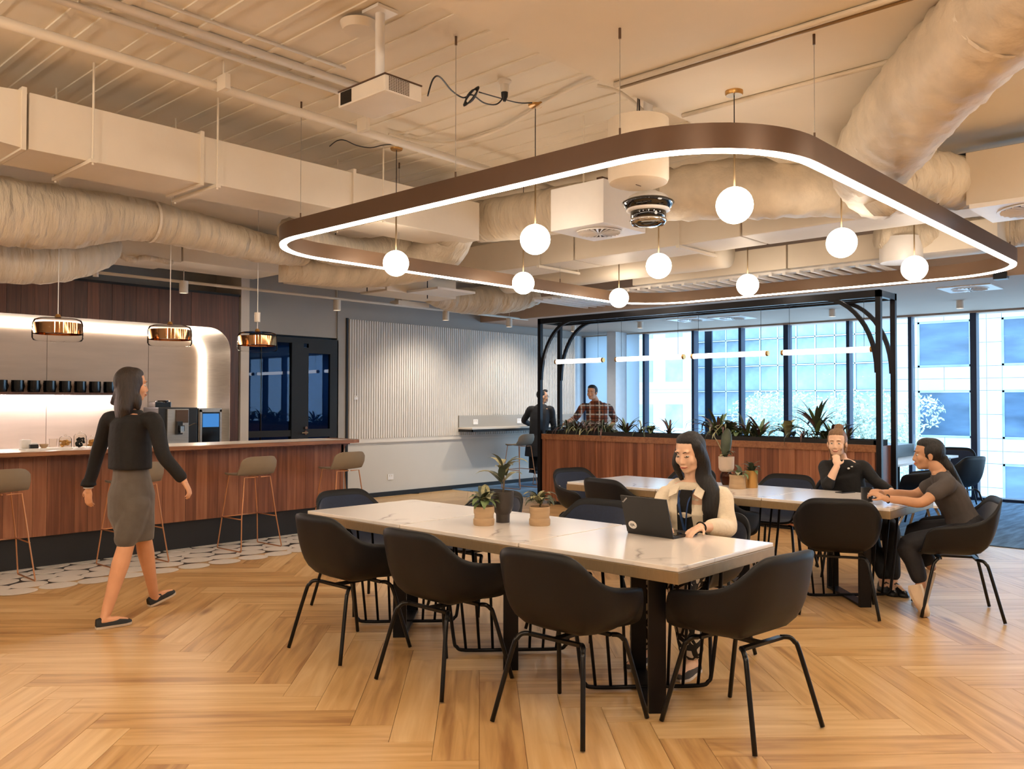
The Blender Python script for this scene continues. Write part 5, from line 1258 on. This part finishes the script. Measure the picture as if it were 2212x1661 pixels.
torso(mb,[(hd-dn*.235-fw*.07,.085,.035),(hd-dn*.17-fw*.06,.108,.055),(hd-dn*.08-fw*.04,.100,.072),(hd-fw*.03,.092,.085),(hd+dn*.05-fw*.02,.08,.08)],HM@V3((1,0,0)))
limb(mb,[b0,at(262,850,5.90),at(244,869,5.92)],[.06,.055,.02]); limb(mb,[b0,at(292,862,5.88),at(298,880,5.87)],[.05,.045,.02]); 
obj('hair',remesh(mb,.007,3),'hairbrown',W)
shoe(W,heelr,toer,'black','rubber',h=.062); shoe(W,heell,toel,'black','rubber',h=.062)
obj('bracelet',MB().tube([wrl+dn*.005+V3((math.cos(a)*.03,math.sin(a)*.03,0)) for a in [2*PI*k/16 for k in range(16)]],.004,6,closed=True),'whitegloss',W)
# ---------------------------------------------------------------- woman with the laptop
W=P_('person','long haired woman in a cream jacket sitting typing on the laptop')
fw=V3((-1,-.12,0)).normalized(); rt=fw.cross(V3((0,0,1)))
hd=at(1489,978,5.08); nk=at(1497,1036,5.14); chs=at(1497,1095,5.18); wa=at(1500,1150,5.22); pel=V3((4.56,2.66,.56))
shR=at(1440,1068,5.22); shL=at(1560,1070,5.06)
elR=at(1412,1140,5.15); elL=at(1572,1140,4.98); wrR=at(1440,1147,4.78); wrL=at(1513,1144,4.72)
wrR.z=max(wrR.z,.80); wrL.z=.81
mb=MB()
torso(mb,[(pel-dn*.06,.15,.12),(pel+dn*.04,.15,.11),(wa,.12,.09),(chs,.135,.105),(nk-dn*.05,.14,.08),(nk,.055,.05)],rt)
limb(mb,[nk-dn*.05,nk,hd-dn*.03],[.055,.047,.048])
for a,b,c in ((shL,elL,wrL),(shR,elR,wrR)): limb(mb,[a,(a+b)/2,b,(b+c)/2,c],[.045,.040,.036,.032,.023])
kn=[V3((4.10,2.52,.50)),V3((4.10,2.76,.50))]; an=[V3((4.16,2.50,.09)),V3((4.12,2.80,.09))]; hp=[pel+rt*-.09,pel+rt*.09]
if (hp[0]-kn[0]).length>(hp[0]-kn[1]).length: hp=hp[::-1]
for h_,k_,a_ in zip(hp,kn,an):
    limb(mb,[h_,(h_+k_)/2,k_,k_+(a_-k_)*.4,a_],[.085,.078,.055,.05,.034]); foot(mb,a_,a_+V3((.05,0,-.09)),a_+V3((-.19,-.03,-.085)))
HM=frame(-_F*.72-_R*.66-dn*.20,(0,0,1)); head(mb,hd,HM,1.02)
hand(mb,wrL,V3((-.75,-.1,-.18))-_R*.25,(0,0,1),.9,.35,-1); hand(mb,wrR,V3((-.75,-.3,-.15))+_R*.25,(0,0,1),.9,.35,1)
obj('body',remesh(mb,.0050,3),'skinpale',W); face(W,hd,HM,1.02,lidded=True)
mb=MB()
torso(mb,[(wa-dn*.03,.150,.125),(wa+dn*.05,.150,.122),(chs,.165,.130),(chs+dn*.08,.172,.115),(nk-dn*.055,.155,.093),(nk-dn*.03,.11,.078),(nk-dn*.01,.07,.062)],rt)
limb(mb,[nk-dn*.07+(shL-nk)*.4,shL,(shL+elL)/2,elL,elL+(wrL-elL)*.35,elL+(wrL-elL)*.60],[.05,.058,.056,.056,.056,.047]); limb(mb,[nk-dn*.07+(shR-nk)*.4,shR,(shR+elR)/2,elR,(elR+wrR)/2,elR+(wrR-elR)*.8],[.05,.058,.056,.055,.052,.046])
jk=obj('jacket',remesh(mb,.0085,4),'cream',W)
# open front: dark top panel, lapels, lanyard
fr_=lambda c,o: c+fw*o
obj('top',MB().rings([[p+fw*q for p in (a-rt*w_,a+rt*w_) ]+[a+rt*w_+fw*(q+.012),a-rt*w_+fw*(q+.012)] for a,w_,q in ((nk-dn*.055,.035,.085),(chs+dn*.02,.045,.122),(wa,.05,.118))]),'blackcloth',W)
for s_ in (-1,1):
    c0=nk-dn*.025+rt*s_*.055+fw*.05
    obj('lapel',MB().rings([[c0,c0+rt*s_*.055-dn*.03+fw*.03,c0+rt*s_*.055-dn*.03+fw*.04,c0+fw*.01],[c0-dn*.05+fw*.055,c0-dn*.075+rt*s_*.05+fw*.06,c0-dn*.075+rt*s_*.05+fw*.07,c0-dn*.05+fw*.068]]),'cream',W)
    pk=chs+rt*s_*.128+fw*.098-dn*.015
    obj('pocket_flap',MB().rings([[pk+rt*a+dn*b+fw*c_ for a,b in ((-.028,.010),(.028,.010),(.028,-.010),(0,-.018),(-.028,-.010))] for c_ in (0,.010)]),'cream',jk)
    obj('button',MB().ell(pk+fw*.012-dn*.008,(.005,.005,.005),8,6),'gold',jk)
obj('lanyard',MB().tube(smoothpath([nk-dn*.02-rt*.05+fw*.05,chs+dn*.04-rt*.03+fw*.140,wa+dn*.02-rt*.005+fw*.142],4),.008,6,flat=.4).tube(smoothpath([nk-dn*.02+rt*.05+fw*.05,chs+dn*.04+rt*.03+fw*.140,wa+dn*.02-rt*.0+fw*.142],4),.008,6,flat=.4),'lanyard',W)
cuff=elL+(wrL-elL)*.60
obj('bracelet',MB().tube([wrL-(wrL-elL).normalized()*.01+HM.to_3x3()@V3((math.cos(a)*.029,0,math.sin(a)*.027)) for a in [2*PI*k/16 for k in range(16)]],.005,6,closed=True),'blackcloth',W)
mb=MB()
for h_,k_,a_ in zip(hp,kn,an): limb(mb,[h_,(h_+k_)/2,k_,k_+(a_-k_)*.4,a_+dn*.05],[.105,.098,.078,.075,.070])
torso(mb,[(pel-dn*.08,.16,.13),(pel+dn*.05,.165,.13),(wa-dn*.01,.14,.115)],rt)
obj('trousers',remesh(mb,.0085,4),'pattern',W)
for a_ in an: shoe(W,a_+V3((.07,0,-.089)),a_+V3((-.19,-.03,-.089)),'greytee','rubber',h=.06)
mb=MB(); hr=HM@V3((1,0,0))
mb.ell(hd+HM@V3((0,-.030,.028)),(.086,.094,.098),20,14,HM); hairline(mb,hd,HM)
side=_R
limb(mb,[hd+HM@V3((-.066,.02,.05)),hd+_R*.075-_F*.02-dn*.05,hd+_R*.085-dn*.14,nk+_R*.085-_F*.09-dn*.06,chs+_R*.075-_F*.145,wa+_R*.05-_F*.155+dn*.045],[.035,.042,.052,.056,.054,.028],k=5)
limb(mb,[hd+HM@V3((0,-.07,-.02)),hd+HM@V3((0,-.085,-.12)),chs+dn*.04-fw*.12],[.07,.075,.06]); limb(mb,[hd+HM@V3((.062,-.005,.02)),hd-_R*.075-dn*.07+_F*.03,nk-_R*.06-dn*.0+_F*.04],[.03,.024,.014])
obj('hair',remesh(mb,.0062,3),'hairblack',W)
# ---------------------------------------------------------------- woman in black, chin on hand
W=P_('person','fair haired woman in a black top resting her chin on one hand')
fb=V3((_F.x,_F.y,0)).normalized()
fw=(-fb*.80-_R*.45).normalized(); rt=fw.cross(dn)
hd=at(1808,957,7.42); nk=at(1817,990,7.50); chs=at(1822,1030,7.52); wa=at(1832,1070,7.50); pel=V3((7.50,2.86,.56))
shR=at(1783,1007,7.55); shL=at(1862,1007,7.45); elR=at(1788,1048,7.20); wrR=at(1808,1006,7.20); elL=at(1893,1040,7.30); wrL=at(1925,1060,7.05)
elR.z=max(elR.z,.80)
mb=MB()
torso(mb,[(pel-dn*.06,.15,.12),(pel+dn*.04,.15,.11),(wa,.13,.10),(chs,.145,.11),(nk-dn*.05,.145,.08),(nk,.058,.052)],rt)
limb(mb,[nk-dn*.05,nk,hd-dn*.03],[.058,.05,.05])
for a,b,c in ((shL,elL,wrL),(shR,elR,wrR)): limb(mb,[a,(a+b)/2,b,(b+c)/2,c],[.05,.045,.04,.034,.025])
kn=[V3((7.10,2.62,.49)),V3((7.05,2.42,.49))]; an=[at(1908,1262,6.75),at(1930,1262,6.72)]; 
for a_ in an: a_.z=.10
hp=[pel+rt*.09,pel-rt*.09]
if (hp[0]-kn[0]).length>(hp[0]-kn[1]).length: hp=hp[::-1]
for h_,k_,a_ in zip(hp,kn,an): limb(mb,[h_,(h_+k_)/2,k_,k_+(a_-k_)*.4,a_],[.085,.078,.055,.05,.034]); foot(mb,a_,a_+fb*.04-dn*.09,a_-fb*.17+_R*.02-dn*.085)
HM=frame(-fb*.86-_R*.50,(0,0,1)); head(mb,hd,HM,1.03)
hand(mb,wrR,(at(1806,984,7.25)-wrR),-_F-_R*.2,.92,.75,1); hand(mb,wrL,_R*.8-dn*.3,dn,.92,.4,1)
obj('body',remesh(mb,.0062,3),'skinpale',W); face(W,hd,HM,1.03,smile=1,brow='hairblond')
mb=MB()
torso(mb,[(wa-dn*.06,.165,.135),(wa+dn*.02,.158,.128),(chs,.170,.135),(chs+dn*.06,.175,.12),(nk-dn*.055,.160,.097),(nk-dn*.03,.115,.08),(nk-dn*.005,.07,.062)],rt)
limb(mb,[nk-dn*.07+(shL-nk)*.4,shL,(shL+elL)/2,elL,(elL+wrL)/2,elL+(wrL-elL)*.9],[.05,.058,.054,.048,.042,.035]); limb(mb,[nk-dn*.07+(shR-nk)*.4,shR,(shR+elR)/2,elR,elR+(wrR-elR)*.28],[.05,.060,.056,.052,.042])
jk=obj('top',remesh(mb,.0095,4),'blackcloth',W)
obj('chest_print',MB().ell(at(1833,1012,7.36),(.018,.010,.009)).ell(at(1840,1008,7.36),(.010,.010,.006)),'whitegloss',jk)
mb=MB()
for h_,k_,a_ in zip(hp,kn,an): limb(mb,[h_,(h_+k_)/2,k_,k_+(a_-k_)*.4,a_+dn*.05],[.105,.095,.075,.065,.055])
torso(mb,[(pel-dn*.08,.16,.13),(pel+dn*.05,.165,.13),(wa-dn*.01,.14,.115)],rt)
obj('trousers',remesh(mb,.0095,4),'blackcloth',W)
for a_ in an: shoe(W,a_+fb*.06-dn*.1,a_-fb*.18+_R*.02-dn*.1,'black_plastic','black',name='boot',h=.09)
mb=MB(); mb.ell(hd+HM@V3((0,-.030,.026)),(.083,.090,.092),20,14,HM); hairline(mb,hd,HM,1.03); mb.ell(hd+HM@V3((-.01,-.045,.135)),(.042,.042,.034),14,10,HM)
limb(mb,[hd+HM@V3((.05,-.06,-.04)),nk+rt*.07-fw*.03,nk+rt*.10-dn*.05],[.03,.03,.02]); limb(mb,[hd+HM@V3((-.065,-.02,.0)),hd+HM@V3((-.066,-.015,-.08))],[.018,.010])
obj('hair',remesh(mb,.0062,3),'hairblond',W)
# ---------------------------------------------------------------- woman in grey tee
W=P_('person','woman in a charcoal T-shirt with a long black ponytail leaning on the far table')
fwc=V3((-.41,.91,0)).normalized()
hd=at(2004,982,6.25); nk=at(2026,1015,6.20); shN=at(2048,1046,6.02); shF=at(2030,1040,6.36); chs=at(2050,1066,6.18); wa=at(2072,1108,6.15); pel=at(2092,1150,6.12)
pel.z=max(pel.z,.57)
rt=(shF-shN).normalized(); rt=V3((rt.x,rt.y,0)).normalized()
elN=at(1990,1092,5.98); wrN=at(1912,1077,6.15); elF=at(1975,1068,6.42); wrF=at(1905,1064,6.30)
for q in (elN,wrN,elF,wrF): q.z=max(q.z,TZ+.035)
mb=MB()
torso(mb,[(pel-dn*.05,.14,.12),(pel+dn*.03,.14,.11),(wa,.115,.085),(chs,.13,.095),((shN+shF)/2,.125,.07),(nk,.052,.048)],rt)
limb(mb,[(shN+shF)/2,nk,hd-dn*.03],[.055,.047,.048])
for a,b,c in ((shN,elN,wrN),(shF,elF,wrF)): limb(mb,[a,(a+b)/2,b,(b+c)/2,c],[.048,.042,.036,.032,.023])
kn=[at(1962,1178,6.1),at(1975,1150,6.45)]; an=[at(1990,1262,6.05),at(2012,1225,6.35)]
hp=[pel-rt*.09,pel+rt*.09]
kn[0].z=max(kn[0].z,.46); kn[1].z=max(kn[1].z,.50)
for h_,k_,a_ in zip(hp,kn,an): limb(mb,[h_,(h_+k_)/2,k_,k_+(a_-k_)*.4,a_],[.085,.078,.055,.05,.034])
h1,t1_=at(1987,1300,6.1),at(2012,1305,5.98); 
HM=frame(-_R*.93+fb*.30-dn*.02,(0,0,1)); head(mb,hd,HM,1.0)
hand(mb,wrN,(at(1890,1066,6.2)-wrN),dn-_F*.5,.92,.7,-1); hand(mb,wrF,(at(1892,1058,6.25)-wrF),dn,.92,.6,1)
obj('body',remesh(mb,.0056,3),'skin2',W); face(W,hd,HM,1.0,smile=1,brow='hairblack')
mb=MB()
torso(mb,[(pel+dn*.0,.155,.13),(wa-(wa-pel)*.3,.140,.112),(wa,.135,.105),(chs,.152,.115),((shN+shF)/2+(chs-(shN+shF)/2)*.2,.170,.088),((shN+shF)/2,.135,.078),(nk+(chs-nk)*.10,.072,.062)],rt)
for a,b in ((shN,elN),(shF,elF)): limb(mb,[(a+nk)/2-dn*.02,a,a+(b-a)*.30,a+(b-a)*.5],[.060,.062,.060,.060])
obj('t_shirt',remesh(mb,.0085,4),'greytee',W)
mb=MB()
for h_,k_,a_ in zip(hp,kn,an): limb(mb,[h_,(h_+k_)/2,k_,k_+(a_-k_)*.4,k_+(a_-k_)*.80],[.105,.092,.074,.064,.056])
torso(mb,[(pel-dn*.07,.155,.135),(pel+dn*.04,.16,.135),(wa-(wa-pel)*.45,.142,.112)],rt)
obj('trousers',remesh(mb,.0085,4),'denimdark',W)
shoe(W,at(1987,1262,6.02),at(2005,1332,5.95),'sneaker','rubber',h=.085,upv=(-_R)); shoe(W,at(2018,1238,6.2),at(1992,1322,6.12),'sneaker','rubber',h=.085,upv=(-_R))
mb=MB(); mb.ell(hd+HM@V3((0,-.028,.030)),(.084,.094,.094),20,14,HM); hairline(mb,hd,HM); pb0=hd+HM@V3((0,-.105,-.03)); mb.ell(pb0,(.032,.032,.032))
limb(mb,[pb0,at(2050,1010,6.2),at(2066,1040,6.2),at(2085,1075,6.16),at(2097,1100,6.12)],[.028,.036,.034,.026,.008],k=5); limb(mb,[hd+HM@V3((0,-.06,-.03)),at(2026,1003,6.22)],[.05,.04])
obj('hair',remesh(mb,.0062,3),'hairblack',W)
obj('wristband',MB().tube([wrN+(elN-wrN).normalized()*.02+V3((math.cos(a)*.02,math.cos(a)*.02,math.sin(a)*.029)) for a in [2*PI*k/16 for k in range(16)]],.005,6,closed=True),'blackcloth',W)
# ---------------------------------------------------------------- man in plaid shirt
W=P_('person','smiling standing man in a brown plaid shirt behind the left end of the planter')
fw=(-fb*.85-_R*.45).normalized(); rt=fw.cross(dn); d0=14.3
hd=at(1279,848,d0-.1); nk=at(1287,866,d0); chs=at(1290,895,d0); wa=at(1289,930,d0); pel=V3((wa.x,wa.y,.92))
shR=at(1260,879,d0-.05); shL=at(1314,880,d0); elR=at(1243,903,d0-.2); wrR=at(1222,914,d0-.35); elL=at(1328,905,d0+.1); wrL=at(1316,930,d0+.05)
mb=MB()
torso(mb,[(pel-dn*.08,.15,.11),(pel,.16,.12),(wa,.15,.11),(chs,.17,.12),(nk-dn*.06,.17,.09),(nk,.06,.06)],rt)
limb(mb,[nk-dn*.05,nk,hd-dn*.03],[.062,.056,.056])
for a,b,c in ((shL,elL,wrL),(shR,elR,wrR)): limb(mb,[a,(a+b)/2,b,(b+c)/2,c],[.058,.05,.042,.038,.028])
for s_ in (-1,1):
    h_=pel+rt*s_*.10; k_=V3((h_.x,h_.y,.50)); a_=V3((h_.x,h_.y,.10)); limb(mb,[h_,(h_+k_)/2,k_,k_-dn*.15,a_],[.09,.08,.058,.055,.038]); foot(mb,a_,a_-fw*.06-dn*.09,a_+fw*.18-dn*.085)
HM=frame(-fb*.86-_R*.50,(0,0,1)); head(mb,hd,HM,1.06)
hand(mb,wrR,(wrR-elR),dn,1.0,.3,1); hand(mb,wrL,V3((0,0,-1))-_R*.3,_R,1.0,.4,1)
obj('body',remesh(mb,.0078,3),'skin',W); face(W,hd,HM,1.06,smile=1.5,brow='hairblack',teeth=True)
mb=MB()
torso(mb,[(wa-dn*.12,.175,.130),(wa,.175,.130),(chs,.195,.14),(chs+dn*.10,.200,.12),(nk-dn*.06,.165,.10),(nk-dn*.03,.12,.085),(nk+dn*.005,.075,.07)],rt)
limb(mb,[nk-dn*.07+(shL-nk)*.4,shL,(shL+elL)/2,elL,elL+(wrL-elL)*.15],[.06,.066,.062,.056,.052]); limb(mb,[nk-dn*.07+(shR-nk)*.4,shR,(shR+elR)/2,elR,elR+(wrR-elR)*.15],[.06,.066,.062,.056,.052])
sh_=obj('shirt',remesh(mb,.011,4),'plaid',W)
obj('collar',MB().tube([nk-dn*.015+V3((math.cos(a)*.072,math.sin(a)*.072,0)) for a in [2*PI*k/16 for k in range(16)]],.016,8,closed=True),'plaid',W,smooth=True)
mb=MB()
for s_ in (-1,1):
    h_=pel+rt*s_*.10; limb(mb,[h_,V3((h_.x,h_.y,.7)),V3((h_.x,h_.y,.45)),V3((h_.x,h_.y,.06))],[.11,.10,.08,.07])
torso(mb,[(pel-dn*.10,.17,.13),(pel+dn*.08,.17,.125)],rt)
obj('trousers',remesh(mb,.012,4),'denimdark',W)
for s_ in (-1,1):
    h_=pel+rt*s_*.10; shoe(W,V3((h_.x,h_.y,.008))-fw*.07,V3((h_.x,h_.y,.008))+fw*.2,'black','black',h=.075)
mb=MB(); mb.ell(hd+HM@V3((0,-.026,.042)),(.084,.094,.086),20,14,HM); hairline(mb,hd,HM,1.06)
obj('hair',remesh(mb,.008,2),'hairblack',W)
# ---------------------------------------------------------------- seated person in dark coat
W=P_('person','person in glasses and a dark coat perched on a stool at the wall ledge')
fw=(fb*.55+_R*.5).normalized(); rt=fw.cross(dn); d0=15.2
hd=at(1172,857,d0); nk=at(1169,874,d0); chs=at(1166,905,d0); wa=at(1163,940,d0); pel=at(1158,966,d0)
shL=at(1146,884,d0+.05); shR=at(1190,884,d0-.05); elL=at(1132,908,d0+.2); wrL=at(1143,916,d0+.45); elR=at(1196,920,d0-.0); wrR=at(1194,948,d0+.2)
mb=MB()
torso(mb,[(pel-dn*.05,.15,.12),(pel,.16,.12),(wa,.14,.10),(chs,.16,.11),(nk-dn*.06,.16,.09),(nk,.058,.055)],rt)
limb(mb,[nk-dn*.05,nk,hd-dn*.03],[.06,.054,.054])
for a,b,c in ((shL,elL,wrL),(shR,elR,wrR)): limb(mb,[a,(a+b)/2,b,(b+c)/2,c],[.055,.048,.042,.036,.028])
kn=[at(1150,968,d0+.36),at(1166,968,d0+.34)]; an=[at(1148,1010,d0+.02),at(1158,1012,d0)]
hp=[pel-rt*.08,pel+rt*.08]
for h_,k_,a_ in zip(hp,kn,an): limb(mb,[h_,(h_+k_)/2,k_,k_+(a_-k_)*.4,a_],[.09,.08,.058,.052,.036])
HM=frame(fb*.28+_R*.95,(0,0,1)); head(mb,hd,HM,1.05)
hand(mb,wrL,fb,dn,1,.3,1); hand(mb,wrR,-dn+fb*.3,_R,1,.5,1)
obj('body',remesh(mb,.0078,3),'skin2',W); face(W,hd,HM,1.05,brow='hairblack')
mb=MB()
torso(mb,[(pel-dn*.16,.215,.17),(pel-dn*.02,.20,.16),(wa,.175,.135),(chs,.190,.14),(chs+dn*.12,.195,.12),(nk-dn*.055,.165,.10),(nk-dn*.025,.12,.085),(nk+dn*.012,.072,.068)],rt)
limb(mb,[nk-dn*.07+(shL-nk)*.4,shL,(shL+elL)/2,elL,(elL+wrL)/2,wrL],[.06,.064,.06,.055,.05,.045]); limb(mb,[nk-dn*.07+(shR-nk)*.4,shR,(shR+elR)/2,elR,(elR+wrR)/2,elR+(wrR-elR)*.85],[.06,.064,.06,.055,.05,.045])
obj('coat',remesh(mb,.011,4),'coat',W)
mb=MB()
for h_,k_,a_ in zip(hp,kn,an): limb(mb,[h_,(h_+k_)/2,k_,k_+(a_-k_)*.4,a_],[.10,.09,.07,.06,.05])
obj('trousers',remesh(mb,.011,3),'blackcloth',W)
for a_ in an: shoe(W,a_-fw*.04-dn*.09,a_+fw*.19-dn*.12,'black','black',h=.08)
mb=MB(); mb.ell(hd+HM@V3((0,-.024,.040)),(.082,.094,.088),20,14,HM); mb.ell(hd+HM@V3((0,.05,.105)),(.05,.045,.030),14,10,HM)
obj('hair',remesh(mb,.008,2),'hairblack',W)
gm=MB()
for s_ in (-1,1): gm.tube([hd+HM@(V3((s_*.03+.021*math.cos(a),.096,.0+.017*math.sin(a)))*1.05) for a in [2*PI*k/14 for k in range(14)]],.0022,5,closed=True).tube([hd+HM@(V3((s_*.052,.094,.004))*1.05),hd+HM@(V3((s_*.078,.0,.004))*1.05)],.0022,5)
obj('glasses',gm,'black_plastic',W)
# put each person's origin at the feet without moving the meshes
for o in list(COL.objects):
    if o.name.split('.')[0]=='person' and o.parent is None:
        ks=kids(o); bd=[k for k in ks if k.name.startswith('body')][0]
        zs_=min(bd.data.vertices,key=lambda v:v.co.z).co; c=V3((zs_.x,zs_.y,max(0,zs_.z)))
        o.location=c
        for k in ks: k.location=-c
